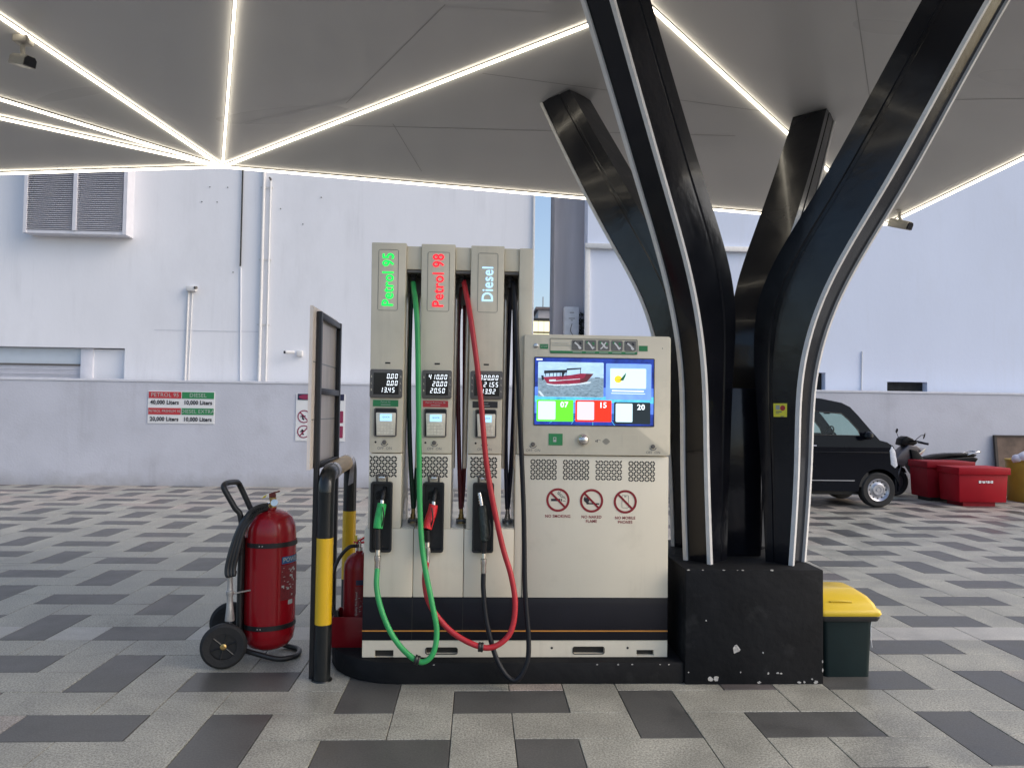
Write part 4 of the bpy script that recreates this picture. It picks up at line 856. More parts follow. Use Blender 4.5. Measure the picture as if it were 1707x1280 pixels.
# instruction strip
ip = MB().rframe((.216, .728, 1.872, 1.960), (.2185, .7255, 1.8745, 1.9575), y-.003, y+.001, .006).build('instruction_strip', M['bezel'], fd, smooth=False)
MB().box(.2185, .7255, y-.0025, y-.0005, 1.8745, 1.888).build('strip_band', M['sticker_green'], ip, smooth=False)
b = MB()
for k, x in enumerate((.343, .419, .497, .574, .652)):
    MB().rrect(x, x+.067, 1.893, 1.952, y-.0035, y-.0005, .006).build('step_icon', M['icon_grey'], ip, smooth=False)
    g = MB()
    cx, cz = x+.034, 1.922
    stroke(g, [(cx-.018, cz+.016), (cx-.004, cz+.006), (cx+.008, cz-.006), (cx+.020, cz-.020)] if k in (0, 4) else [(cx-.016, cz+.018), (cx, cz), (cx+.010, cz-.014), (cx+.022, cz-.012)], .009, y-.0042)
    stroke(g, [(cx+.004, cz-.010), (cx+.014, cz-.022)] if k != 2 else [(cx-.020, cz-.020), (cx-.008, cz-.010), (cx+.012, cz+.02)], .007, y-.0043); g.build('step_drawing', M['print_white'], ip, smooth=False)
    g = MB(); stroke(g, [(cx-.024, cz+.014), (cx-.014, cz+.020)], .012, y-.0040); stroke(g, [(cx+.012, cz+.018), (cx+.02, cz+.004)], .010, y-.0040); g.build('step_drawing', M['sticker_green'] if k in (1, 2, 3) else M['print_black'], ip, smooth=False)
    b.box(x+.006, x+.060, y-.0035, y-.0027, 1.879, 1.883)
for z, w in ((1.931, .10), (1.919, .115)): b.box(.227, .227+w, y-.0035, y-.0027, z, z+.0025)
b.build('strip_print', M['print_dim'], ip, smooth=False)
for (a, c, z0, z1) in ((.159, .205, 1.898, 1.925), (.738, .788, 1.894, 1.925)):
    g = MB().box(a, c, y-.003, y, z0, z1).build('green_label', M['sticker_green'], fd, smooth=False)
    if a < .5: text(MB(), 'STOP', (a+c)/2, y-.0035, (z0+z1)/2, .016).build('lettering', M['print_dim'], g, smooth=False)
g = MB().box(.215, .296, y-.003, y, 1.341, 1.408).build('green_label', M['sticker_green'], fd, smooth=False)
b = MB(); b.rframe((.241, .259, 1.360, 1.388), (.245, .255, 1.373, 1.384), y-.0036, y-.003, .002); b.box(.245, .256, y-.0038, y-.0034, 1.362, 1.371); b.build('pump_symbol', M['print_dim'], g, smooth=False)
MB().lathe([(.036, 0), (.035, .008), (.032, .018), (.022, .029), (.010, .034), (.001, .035)], (.414, y+.002, 1.373), (0, -1, 0), 24).build('steel_dome', M['chrome'], fd)
b = MB()
for dx_, h in ((-.030, .006), (-.022, .010)): b.rrect(.520+dx_-.003, .520+dx_+.003, 1.366-h/2, 1.366+h, y-.0006, y, .002)
stroke(b, [(.506+.012*math.cos(R(q)), 1.368+.008*math.sin(R(q))) for q in range(20, 161, 28)], .002, y-.0008)
for k, h in enumerate((.012, .024, .032, .036, .032, .024, .012)): b.box(.530+k*.006, .533+k*.006, y-.0008, y, 1.366-h/2, 1.366+h/2)
b.build('speaker_slots', M['bezel'], fd, smooth=False)
MB().rframe((.645, .738, 1.332, 1.408), (.6465, .7365, 1.3335, 1.4065), y-.001, y+.0005, .003).build('printer_flap', M['cream'], fd, smooth=False)
for x, z in ((.125, 1.345), (.824, 1.340)): keylock(x, z, y, fd)
MB().lathe([(.014, 0), (.014, .005), (.009, .007), (.001, .007)], (.135, y, 1.914), (0, -1, 0), 14).build('round_button', M['chrome'], fd)
MB().disc(.876, y-.0006, 1.912, .003, 8).build('small_hole', M['gap'], fd, smooth=False)
b = MB(); text(b, 'LAVADO', .835, y-.0006, 1.908, .022) if False else None
yd = Y-.0045
for v0, v1, z0, z1 in ((.112, .267, 1.139, 1.259), (.301, .456, 1.140, 1.257), (.491, .648, 1.139, 1.256), (.684, .842, 1.134, 1.254)): vent(v0, v1, z0, z1, yd, fd, 10)
for k, (x, z, lines) in enumerate(((.275, 1.025, ['NO SMOKING']), (.471, 1.022, ['NO NAKED', 'FLAME']), (.668, 1.018, ['NO MOBILE', 'PHONES']))):
    g = MB()
    if k == 0:
        g.box(x-.040, x+.014, yd-.0004, yd, z-.007, z+.007); g.box(x+.018, x+.024, yd-.0004, yd, z-.007, z+.007); g.box(x+.028, x+.044, yd-.0004, yd, z-.007, z-.0045)
        stroke(g, [(x+.004, z+.048), (x-.002, z+.036), (x+.012, z+.028), (x+.020, z+.016), (x+.040, z+.012), (x+.044, z+.004)], .003, yd-.0004)
        stroke(g, [(x+.014, z+.048), (x+.008, z+.038), (x+.022, z+.030), (x+.030, z+.020), (x+.042, z+.018)], .0025, yd-.0004)
    elif k == 1:
        stroke(g, [(x-.030, z-.016), (x+.044, z-.018)], .008, yd-.0004); g.poly([(x-.026, yd-.0005, z-.022), (x-.014, yd-.0005, z-.020), (x-.014, yd-.0005, z-.008), (x-.026, yd-.0005, z-.010)])
        g.poly([(x+a, yd-.0006, z+c) for a, c in ((-.030, -.014), (-.044, -.002), (-.046, .012), (-.038, .026), (-.034, .014), (-.028, .020), (-.026, .034), (-.016, .022), (-.010, .008), (-.016, -.006))])
    else:
        g.rframe((x-.020, x+.020, z-.036, z+.038), (x-.0185, x+.0185, z-.0345, z+.0365), yd-.0005, yd, .006); g.box(x-.006, x+.006, yd-.0005, yd, z+.028, z+.032)
    g.build('pictogram', M['print_black'], fd, smooth=False)
    rg = MB().disc(x, yd-.0012, z, .068, 40, r0=.055); d = .060*.7071; stroke(rg, [(x-d, z+d), (x+d, z-d)], .012, yd-.0014)
    ring = rg.build('prohibition_sign', M['print_red'], fd, smooth=False)
    b = MB()
    for q, t in enumerate(lines): text(b, t, x, yd-.0008, z-.094-q*.0245, .0235, bold=.0004, sx=.92 if k else .95)
    b.build('lettering', M['print_red'], ring, smooth=False)

# ================================================================== NOZZLES AND HOSES
HOSE = {'green': [(-.591,.86,2.30),(-.580,.80,2.235),(-.561,.72,2.14),(-.544,.68,1.952),(-.528,.67,1.477),(-.511,.66,.975),(-.485,.64,.712),(-.435,.60,.491),(-.402,.58,.334),(-.418,.56,.217),(-.479,.56,.169),(-.562,.57,.214),(-.640,.59,.298),(-.704,.61,.423),(-.740,.64,.546),(-.743,.675,.655)],
        'red': [(-.292,.86,2.30),(-.279,.80,2.238),(-.240,.72,2.031),(-.186,.68,1.652),(-.139,.67,1.212),(-.055,.66,.811),(.004,.64,.615),(.028,.62,.454),(0,.60,.312),(-.093,.58,.243),(-.198,.58,.256),(-.331,.60,.328),(-.440,.63,.451),(-.477,.66,.575),(-.468,.685,.70)],
        'black': [(0,.86,2.30),(.006,.80,2.237),(.021,.74,1.969),(.041,.70,1.553),(.071,.67,.978),(.082,.64,.549),(.103,.61,.292),(.094,.59,.152),(.025,.58,.061),(-.064,.60,.155),(-.126,.64,.349),(-.149,.67,.524),(-.150,.69,.637)]}
def nozzle(col, hx, hz, top, grip_pts, label, hm, gm, rad):
    t = thing('fuel_nozzle', label, 'fuel nozzle', (hx, .70, hz), 'nozzles and hoses hung on the dispenser')
    pts = HOSE[col]; MB().tube(spline(pts, 8), rad, 14).build('hose', M[hm], t)
    e = Vector(pts[-1]); g0 = Vector(grip_pts[0]); g1 = Vector(grip_pts[-1])
    d = (g1-e).normalized() if (g1-e).length > .02 else Vector((0, 0, 1)); d = Vector((0, .12, 1)).normalized()
    sw = MB().lathe([(rad, -.02), (.0165, -.015), (.0165, .03), (.019, .034), (.019, .060), (.0145, .064), (.0145, .10)], e, d, 16).build('hose_swivel', M['chrome'], t)
    q = e+d*.095
    MB().tube(spline([q, q.lerp(g1, .4), g1+Vector((0, 0, -.004))]), .0165, 12).build('handle_tube', M['black_rubber'], t)
    if col != 'black':
        gp = [Vector(p) for p in grip_pts[::-1]]; n = len(gp)
        MB().tube(spline(gp, 5), [.022+.006*math.sin(math.pi*(.15+.55*(1-i/((n-1)*5)))) for i in range((n-1)*5+1)], 14).build('grip', M[gm], t)
        MB().lathe([(.012, 0), (.012, .022)], g0+Vector((0, .004, -.004)), (0, .2, 1), 12).build('collar', M['chrome'], t)
        MB().tube(spline([g0+Vector((0, .005, .015)), g0+Vector((.004, .02, .05)), g0+Vector((.008, .06, .08))]), .012, 10).build('spout', M['black_rubber'], t)
    else:
        gp = [Vector(p) for p in grip_pts[::-1]]; n = (len(gp)-1)*5
        MB().tube(spline(gp, 5), [.021+.005*math.sin(math.pi*i/n) for i in range(n+1)], 14).build('grip', M[gm], t)
        b = MB(); s = g0+Vector((-.004, 0, .0))
        b.tube([s, s+Vector((-.006, .006, .035)), s+Vector((-.014, .014, .070))], .0115, 12)
        b.build('spout', M['chrome'], t)
        b = MB()
        for k in range(4): b.lathe([(.0125, 0), (.0135, .002), (.0135, .007), (.0125, .009)], s+Vector((-.002-.003*k, .003+.003*k, .008+.015*k)), (-.17, .17, 1), 12)
        b.build('spout_coil', M['chrome'], t)
    lv_ = MB().tube(spline([g1+Vector((.022, -.012, .01)), g1+Vector((.034, -.022, .06)), g1+Vector((.026, -.014, .12))]), .004, 8).build('trigger_lever', M['black_rubber'], t)
    return t
nozzle('green', -.743, .66, 0, [(-.728,.705,1.005), (-.735,.70,.955), (-.742,.69,.905), (-.746,.685,.868)], 'green fuel hose and green nozzle hung in the leftmost boot', 'green_hose', 'grip_green', .0152)
nozzle('red', -.465, .70, 0, [(-.438,.705,1.000), (-.447,.70,.955), (-.462,.69,.905), (-.472,.68,.868)], 'red fuel hose and red nozzle hung in the middle boot', 'red_hose', 'grip_red', .0158)
nozzle('black', -.150, .64, 0, [(-.163,.715,.995), (-.158,.71,.93), (-.150,.70,.86), (-.148,.695,.80)], 'black diesel hose and black nozzle hung in the right boot', 'black_hose', 'grip_black', .0140)
# rubber clamps on the hoses
for c, a, rr0, lab in (((-.505, .56, .180), (-1, 0, .35), .024, 'black rubber ring clamped on the bottom of the green hose'), ((-.160, .58, .243), (-1, 0, .12), .024, 'black rubber ring clamped on the lowest bend of the red hose')):
    o = MB().lathe([(.015, -.014), (rr0, -.014), (rr0+.003, -.008), (rr0, -.001), (rr0+.003, .008), (rr0, .014), (.015, .014)], c, a, 18, False).build('hose_clamp', M['black_rubber'])
    tag(recenter(o, c), lab, 'hose clamp', 'rubber clamps on the hoses')

# ================================================================== BARRIER, BOARD, EXTINGUISHERS
bx = -1.055
br = thing('bollard_barrier', 'black and yellow striped hoop barrier left of the pump', 'barrier', (bx, 1.3, 0))
def leg(x, y, rad, z0, z1, mm): return MB().cyl((x, y, z0), (x, y, z1), rad, 28).build('leg_section', M[mm], br)
YF, YB, RB = .77, 1.90, .0465
for yy, dx_ in ((YF, 0), (YB, -.055)):
    x = bx+dx_
    MB().lathe([(RB+.012, 0), (RB+.010, .006), (RB, .008)], (x, yy, 0), (0, 0, 1), 28).build('leg_foot', M['boll_black'], br)
    leg(x, yy, RB, 0, .315, 'boll_black'); leg(x, yy, RB+.0008, .315, .800, 'boll_yellow'); leg(x, yy, RB, .800, 1.06, 'boll_black')
def xy(t): return bx-.055*t
arc1 = [(xy(0), YF, 1.055)]+[(xy(0), YF+.09-.09*math.cos(R(a)), 1.06+.10*math.sin(R(a))) for a in range(15, 91, 15)]
MB().tube(arc1+[(xy(.1), YF+.2, 1.162)], RB, 24).build('bend', M['boll_black'], br)
arc2 = [(xy(.9), YB-.2, 1.162)]+[(xy(1), YB-.09+.09*math.sin(R(a)), 1.06+.10*math.cos(R(a))) for a in range(0, 91, 15)]+[(xy(1), YB, 1.055)]
MB().tube(arc2, RB, 24).build('bend', M['boll_black'], br)
MB().tube([(xy(.09), YF+.18, 1.162), (xy(.5), 1.33, 1.164), (xy(.92), YB-.17, 1.162)], RB+.004, 24).build('wrapped_rail', M['wrap'], br)
MB().tube([(xy(.08), YF+.16, 1.162), (xy(.12), YF+.23, 1.162)], RB+.006, 24).build('tape_band', M['tape'], br)
MB().tube([(xy(.86), YB-.26, 1.162), (xy(.93), YB-.15, 1.162)], RB+.006, 24).build('tape_band', M['tape'], br)
MB().prism([(-1.075, 1.15), (-1.05, 1.15), (-1.055, 1.02), (-1.09, 1.0)], 'y', YB-.20, YB-.196).build('tape_tail', M['tape'], br, smooth=False)

ib = thing('notice_board', 'tall narrow black framed notice board seen edge-on above the barrier', 'notice board', (-1.12, 1.1, 0))
FX = -1.118
for yy in (.80, 1.40):
    MB().box(FX-.014, FX+.014, yy-.020, yy+.020, 0, 2.095).build('post', M['frame_black'], ib, bevel=.002)
for z in (2.075, 1.635, 1.205): MB().box(FX-.012, FX+.012, .82, 1.38, z-.018, z+.018).build('cross_bar', M['frame_black'], ib, bevel=.002)
MB().box(FX-.034, FX-.018, .70, 1.43, 1.19, 2.115).build('display_panel', M['board_back'], ib, smooth=False)
for z in (1.80, 1.47): MB().box(FX-.0175, FX-.0155, .72, 1.42, z-.003, z+.003).build('panel_joint', M['board_edge'], ib, smooth=False)
MB().box(FX-.035, FX-.017, .696, .700, 1.188, 2.117).build('panel_edge', M['board_back'], ib, smooth=False)

ex = thing('wheeled_extinguisher', 'large wheeled red fire extinguisher on a black trolley', 'fire extinguisher', (-1.47, 1.18, 0))
cx, cy = -1.468, 1.19
prof = [(.001, .045), (.07, .052), (.115, .072), (.145, .11), (.154, .16), (.155, .30), (.155, .74), (.150, .80), (.132, .85), (.10, .882), (.06, .898), (.035, .904), (.034, .915)]
MB().lathe(prof, (cx, cy, 0), (-.01, 0, 1), 48).build('cylinder', M['ext_red'], ex)
for z in (.205, .700):
    bd = MB().lathe([(.154, -.014), (.1585, -.014), (.1585, .014), (.154, .014)], (cx-.002, cy, z), (-.012, .0, 1), 40, False).build('band', M['black_plastic'], ex)
    b = MB()
    for a in (-.009, .009): b.cyl((cx-.02+a, cy-.157, z), (cx-.02+a, cy-.163, z), .004, 8)
    b.build('band_bolt', M['chrome'], bd)
vb = MB().lathe([(.024, 0), (.024, .016), (.016, .02), (.016, .045), (.022, .048), (.022, .062), (.008, .066)], (cx, cy, .913), (0, 0, 1), 16).build('valve', M['brass'], ex)
MB().tube([(cx-.03, cy, .938), (cx, cy, .942), (cx+.03, cy-.008, .935)], .008, 8).build('valve_outlet', M['chrome'], vb)
b = MB(); b.box(cx-.020, cx+.018, cy-.010, cy+.010, .975, 1.000); b.tube([(cx-.012, cy, .998), (cx+.012, cy, 1.006), (cx+.045, cy-.01, 1.015)], .005, 8); b.build('valve_lever', M['lever'], vb)
MB().poly([(cx-.028, cy-.02, .995), (cx-.050, cy-.022, .985), (cx-.062, cy-.022, .970), (cx-.040, cy-.02, .975)]).build('safety_tag', M['yellow_tag'], vb, smooth=False)
MB().lathe([(.022, 0), (.022, .012)], (cx+.022, cy-.03, .945), (0, -1, .2), 16).build('pressure_gauge', M['chrome'], vb)
# frame
fr_ = MB()
fr_.tube(spline([(-1.615, 1.07, .13), (-1.618, 1.07, .45), (-1.620, 1.07, .84), (-1.66, 1.06, .93), (-1.718, 1.05, 1.035), (-1.728, 1.07, 1.062), (-1.722, 1.12, 1.070), (-1.716, 1.22, 1.066), (-1.708, 1.27, 1.055), (-1.695, 1.29, 1.02), (-1.64, 1.30, .90), (-1.620, 1.30, .84), (-1.618, 1.30, .45), (-1.615, 1.30, .13)], 5), .0175, 12)
fr_.build('handle_frame', M['black_plastic'], ex)
MB().tube(spline([(-1.60, 1.07, .075), (-1.50, 1.06, .050), (-1.38, 1.07, .018), (-1.30, 1.12, .016), (-1.285, 1.19, .016), (-1.31, 1.27, .016), (-1.40, 1.33, .018), (-1.50, 1.33, .05), (-1.60, 1.30, .085)], 5), .0155, 12).build('foot_loop', M['black_plastic'], ex)
MB().box(-1.628, -1.604, 1.09, 1.28, .10, .74).build('back_strap', M['black_plastic'], ex, bevel=.003)
wd = Vector((-.12, .50, 0)).normalized(); w1 = Vector((-1.668, .955, .132)); w2 = w1+wd*.50
MB().cyl(w1-wd*.03, w2+wd*.03, .010, 10).build('axle', M['silver'], ex)
for wv, sgn in ((w1, -1), (w2, 1)):
    wh = MB().lathe([(.075, -.022), (.115, -.026), (.130, -.014), (.132, 0), (.130, .014), (.115, .026), (.075, .022)], wv, wd, 40, False).build('wheel', M['tyre'], ex)
    MB().lathe([(.001, -.012), (.076, -.012), (.076, .012), (.001, .012)], wv, wd, 32).build('wheel_disc', M['black_plastic'], wh)
    b = MB(); n1 = Vector((0, 0, 1)); n2 = wd.cross(n1)
    for k in range(6):
        a = R(60*k+12); d = n1*math.cos(a)+n2*math.sin(a); b.tube([wv+wd*sgn*.014+d*.018, wv+wd*sgn*.016+d*.074], .005, 6)
    b.build('wheel_spoke', M['black_plastic'], wh)
    MB().lathe([(.018, .010), (.018, .024), (.010, .028), (.010, .036)], wv, wd*sgn, 16).build('wheel_hub', M['brass'], wh)
for k in range(6):
    o = .017*k; q = .012*(k % 2)
    MB().tube(spline([(cx-.02, cy-.04-q, .935-o*.3), (cx-.07+o*.1, 1.10-q, .925-o*.35), (-1.575+o*.25, 1.05-q, .890-o*.4), (-1.622+o*.45, 1.02-q, .80), (-1.655+o*.55, .995-q, .68), (-1.672+o*.55, .985-q, .58), (-1.664+o*.5, .975-q, .535+o*.1), (-1.650+o*.3, .985, .56)], 6), .0125, 10).build('discharge_hose', M['black_rubber'], ex)
b = MB(); pp = spline([(cx-.015, cy-.07, .925), (cx-.07, 1.05, .895), (-1.575, 1.02, .82), (-1.600, 1.01, .72), (-1.602, 1.0, .66)], 40)
N_ = len(pp); b.tube([p+Vector((math.cos(i*1.1)*.011, math.sin(i*1.1)*.011, 0)) for i, p in enumerate(pp)], .0035, 6); b.build('hose_spring', M['black_plastic'], ex)
MB().lathe([(.015, 0), (.017, .02), (.014, .03), (.0165, .11), (.022, .115), (.022, .135), (.017, .145), (.019, .20), (.028, .285), (.026, .29)], (-1.652, .985, .560), (.02, 0, -1), 18).build('discharge_nozzle', M['silver'], ex)
MB().tube([(-1.645, .985, .425), (-1.60, 1.02, .430), (-1.55, 1.06, .432)], .005, 6).build('nozzle_trigger', M['silver'], ex)
def on_cyl(cx, cy, rr_, a0, z0): return lambda u, v: (cx+rr_*math.sin(a0+u/rr_), cy-rr_*math.cos(a0+u/rr_), z0+v)
def patch(mb, fn, u0, u1, v0, v1, n=8):
    mb.loft([[Vector(fn(u0+(u1-u0)*k/n, v)) for k in range(n+1)] for v in (v0, v1)], False, closed=False)
fn = on_cyl(cx-.004, cy, .1565, 1.15, 0)
g = MB(); patch(g, fn, -.07, .10, .585, .628); g = g.build('blue_label', M['blue_label'], ex)
fn2 = on_cyl(cx-.004, cy, .1575, 1.15, .607); text(MB(), 'POWDER', 0, 0, 0, .038, fn=lambda u, v: fn2(u+.02, v), bold=.0006).build('lettering', M['print_dim'], g, smooth=False)
g = MB(); patch(g, fn, -.075, .10, .365, .578); g = g.build('instruction_label', M['label_red'], ex)
b = MB(); fn3 = on_cyl(cx-.004, cy, .1575, 1.15, 0)
for k in range(26):
    u = random.uniform(-.07, .03); v = .38+random.random()*.18; w = random.uniform(.006, .02); patch(b, fn3, u, u+w, v, v+random.choice((.003, .004, .012)), 1)
patch(b, fn3, -.02, .02, .335, .362, 3); b.build('label_print', M['print_dim'], g, smooth=False)

e2 = thing('small_extinguisher', 'smaller red fire extinguisher in a red stand on the island', 'fire extinguisher', (-.92, 1.06, .122))
ex2, ey2 = -.905, 1.07
MB().lathe([(.085, .10), (.092, .13), (.092, .44), (.088, .475), (.070, .51), (.045, .53), (.022, .538), (.020, .55)], (ex2, ey2, .122), (0, 0, 1), 36).build('cylinder', M['ext_red2'], e2)
b = MB(); x0, x1, y0, y1, z0, z1 = ex2-.135, ex2+.115, ey2-.115, ey2+.115, .122, .300
for q in ((x0, x1, y0, y0+.006), (x0, x1, y1-.006, y1), (x0, x0+.006, y0+.006, y1-.006), (x1-.006, x1, y0+.006, y1-.006)): b.box(*q, z0, z1)
b.box(x0+.006, x1-.006, y0+.006, y1-.006, z0, z0+.10); b.build('stand', M['ext_red2'], e2, bevel=.002)
v2 = MB().lathe([(.018, 0), (.018, .02), (.012, .024), (.012, .05), (.016, .055), (.006, .06)], (ex2, ey2, .672), (0, 0, 1), 14).build('valve', M['chrome'], e2)
b = MB(); b.tube([(ex2-.035, ey2-.01, .722), (ex2, ey2, .732), (ex2+.03, ey2, .752), (ex2+.09, ey2-.005, .772)], .006, 8); b.tube([(ex2-.02, ey2, .715), (ex2+.07, ey2-.005, .728)], .006, 8); b.build('valve_lever', M['grip_red'], v2)
MB().tube([(ex2-.018, ey2-.015, .73), (ex2-.020, ey2-.02, .765)], .008, 8).build('safety_tag', M['yellow_tag'], v2)
MB().tube(spline([(ex2-.012, ey2-.01, .700), (ex2-.06, ey2-.03, .695), (ex2-.115, 1.03, .63), (ex2-.145, 1.01, .54), (ex2-.150, 1.0, .44), (ex2-.135, .99, .35), (ex2-.115, .98, .305)], 6), .011, 10).build('discharge_hose', M['black_rubber'], e2)
MB().lathe([(.013, 0), (.016, .05), (.016, .06)], (ex2-.112, .975, .335), (.1, 0, -1), 12).build('hose_horn', M['black_plastic'], e2)
fn = on_cyl(ex2, ey2, .0928, .35, .122); g = MB(); patch(g, fn, -.035, .06, .36, .39); g.build('dark_label', M['print_navy'], e2)
g = MB(); patch(g, fn, -.04, .06, .15, .35); g = g.build('instruction_label', M['label_red'], e2)
b = MB(); fn3 = on_cyl(ex2, ey2, .0936, .35, .122)
for k in range(22):
    u = random.uniform(-.02, .04); v = .17+random.random()*.16; w = random.uniform(.003, .012); patch(b, fn3, u, u+w, v, v+random.choice((.002, .003, .008)), 1)
fnt = on_cyl(ex2, ey2, .0936, .02, .122+.25)
text(b, 'Quality Fire Round', 0, 0, 0, .017, rot=90, fn=lambda u, v: fnt(u, v)); b.build('label_print', M['print_dim'], g, smooth=False)

# ================================================================== BIN
bn = thing('pedal_bin', 'small dark green bin with a yellow lid beside the pedestal', 'bin', (2.0, .95, 0))
def rring(x0, x1, y0, y1, z, rad=.03, n=5):
    pts = []
    for cx_, cy_, a0 in ((x1-rad, y1-rad, 0), (x0+rad, y1-rad, 90), (x0+rad, y0+rad, 180), (x1-rad, y0+rad, 270)):
        for k in range(n+1): a = R(a0+90*k/n); pts.append(Vector((cx_+rad*math.cos(a), cy_+rad*math.sin(a), z)))
    return pts
MB().loft([rring(1.862, 2.140, .795, 1.08, 0), rring(1.850, 2.152, .785, 1.10, .335)]).build('bin_body', M['bin_green'], bn, ang=40)
MB().loft([rring(1.83, 2.185, .770, 1.13, .330), rring(1.825, 2.195, .765, 1.135, .352), rring(1.83, 2.185, .770, 1.13, .366)]).build('bin_rim', M['black_plastic'], bn, ang=60)
b = MB().loft([rring(1.825, 2.195, .762, 1.13, .360), rring(1.818, 2.200, .755, 1.137, .372), rring(1.822, 2.195, .76, 1.132, .392), rring(1.83, 2.180, .775, 1.125, .400), rring(1.835, 2.172, .79, 1.12, .425), rring(1.84, 2.155, .83, 1.11, .455, .04), rring(1.86, 2.11, .90, 1.09, .487, .04)])
b.build('bin_lid', M['bin_yellow'], bn, ang=50)
MB().tube(spline([(1.90, .800, .437), (1.95, .797, .442), (2.03, .80, .436)], 4), .006, 8).build('lid_crease', M['bin_yellow'], bn)
MB().tube(spline([(2.150, .80, .325), (2.140, .79, .28), (2.142, .79, .22), (2.150, .795, .17)], 5), .0025, 6).build('string', M['trim'], bn)
MB().box(2.150, 2.170, .90, 1.0, .22, .33).build('side_grip', M['black_plastic'], bn, bevel=.004)

# ================================================================== VAN
van = thing('black_minivan', 'small black minivan parked by the wall behind the columns', 'van', (5.1, 9.35, 0))
VY0, VY1 = 8.62, 10.06
prof = [(3.45, .30), (3.44, .95), (3.50, 1.25), (3.58, 1.66), (3.70, 1.78), (4.2, 1.835), (5.1, 1.84), (5.55, 1.81), (5.92, 1.74), (6.06, 1.67), (6.20, 1.52), (6.40, 1.28), (6.54, 1.12), (6.66, 1.09), (6.76, 1.03), (6.80, .95), (6.83, .72), (6.86, .50), (6.85, .27)]
def offs(p, k):  # tumblehome: the sides lean inward above the waist
    return max(0, (p[1]-1.0))*.10
b = MB(); L_ = [Vector((x, VY0+offs((x, z), 0), z)) for x, z in prof]; Rr = [Vector((x, VY1-offs((x, z), 0), z)) for x, z in prof]
def strip_faces(i0, i1): return MB().loft([[L_[i] for i in range(i0, i1+1)], [Rr[i] for i in range(i0, i1+1)]], False, closed=False)
strip_faces(0, 9).build('roof_and_tail', M['van_paint'], van, ang=25)
strip_faces(9, 12).build('windscreen', M['van_glass'], van, ang=25)
strip_faces(12, 18).build('nose', M['van_paint'], van, ang=25)
WH = [(4.15, .30), (6.52, .30)]
def side_poly():
    pts = [(x, z) for x, z in prof][::-1]  # from front bottom up over the roof to the rear bottom
    bot = []
    for (wx, wz) in sorted(WH):
        bot += [(wx-.345, .27)]+[(wx-.345*math.cos(R(a)), .30+.345*math.sin(R(a))) for a in range(5, 176, 10)]+[(wx+.345, .27)]
    return pts+bot
WIN = [[(5.30, 1.20), (6.20, 1.19), (6.17, 1.29), (6.02, 1.46), (5.90, 1.56), (5.32, 1.60)], [(4.35, 1.20), (5.18, 1.20), (5.18, 1.60), (4.37, 1.60)], [(3.62, 1.22), (4.24, 1.20), (4.25, 1.59), (3.68, 1.56)]]
for sgn, yb in ((1, VY0), (-1, VY1)):
    ZW = 1.0; up = [(3.4425, ZW)]+[q for q in prof if q[1] > ZW and q[0] > 3.445]+[(6.777, ZW)]
    lo = [q for q in side_poly() if q[1] <= ZW]
    k0 = max(k for k, q in enumerate(lo) if q[0] > 6.7 and q[1] > .9); lo = lo[:k0+1]+[(6.777, ZW), (3.4425, ZW)]+lo[k0+1:]
    for nm, loops in (('side_panel', [lo]), ('window_surround', [up]+WIN)):
        bm = bmesh.new(); es = []
        for loop in loops:
            vs = [bm.verts.new((x-5.1, yb+sgn*max(0, z-1.0)*.10-9.35, z)) for x, z in loop]
            for i in range(len(vs)): es.append(bm.edges.new((vs[i], vs[(i+1) % len(vs)])))
        bmesh.ops.triangle_fill(bm, use_beauty=True, use_dissolve=False, edges=es, normal=(0, -sgn, 0))
        me = bpy.data.meshes.new(nm); bm.to_mesh(me); bm.free(); me.materials.append(M['van_paint'])
        o = bpy.data.objects.new(nm, me); COL.objects.link(o); o.parent = van; ORG[o.name] = Vector((5.1, 9.35, 0))
    for k, w in enumerate(WIN):
        MB().poly([(x, yb+sgn*(max(0, z-1.0)*.10+.006), z) for x, z in w]).build('side_window', M['van_glass'], van, smooth=False)
    b = MB()
    for k, w in enumerate(WIN): b.tube([(x, yb+sgn*(max(0, z-1.0)*.10-.002), z) for x, z in w], .010, 6, closed=True)
    b.build('window_seal', M['van_dark'], van)
    for wx, wz in WH:
        yc_ = yb+sgn*.10
        wl = MB().lathe([(.19, -.085), (.265, -.090), (.290, -.07), (.295, 0), (.290, .07), (.265, .09), (.19, .085)], (wx, yc_, .293), (0, -sgn, 0), 40, False).build('wheel', M['tyre'], van)
        MB().lathe([(.192, .080), (.185, .088), (.165, .075), (.150, .050), (.135, .046), (.10, .055), (.085, .072), (.055, .072), (.05, .06), (.03, .06), (.028, .075), (.001, .075)], (wx, yc_, .293), (0, -sgn, 0), 40, False).build('rim', M['rim'], wl)
        b = MB()
        for k in range(12):
            a = R(30*k); b.cyl((wx+.142*math.cos(a), yc_-sgn*.050, .293+.142*math.sin(a)), (wx+.142*math.cos(a), yc_-sgn*.053, .293+.142*math.sin(a)), .013, 8)
        b.build('rim_hole', M['gap'], wl)
    MB().box(5.24, 5.36, yb+sgn*.02-.012 if sgn > 0 else yb-.02, yb+sgn*.02 if sgn > 0 else yb-.008, .82, .86).build('door_handle', M['van_paint'], van) if False else None
b = MB(); b.box(5.245, 5.249, VY0-.003, VY0+.002, .35, 1.17); b.box(4.28, 4.284, VY0-.003, VY0+.002, .35, 1.17); b.box(3.9, 6.1, VY0-.004, VY0+.001, .44, .452); b.build('door_gap', M['rim'], van, smooth=False)
b = MB(); b.box(3.6, 6.70, VY0-.007, VY0+.002, .905, .925); b.build('waist_crease', M['van_paint'], van, bevel=.003)
MB().tube([(5.30, VY0-.02, 1.02), (5.44, VY0-.02, 1.02)], .012, 8).build('door_handle', M['rim'], van)
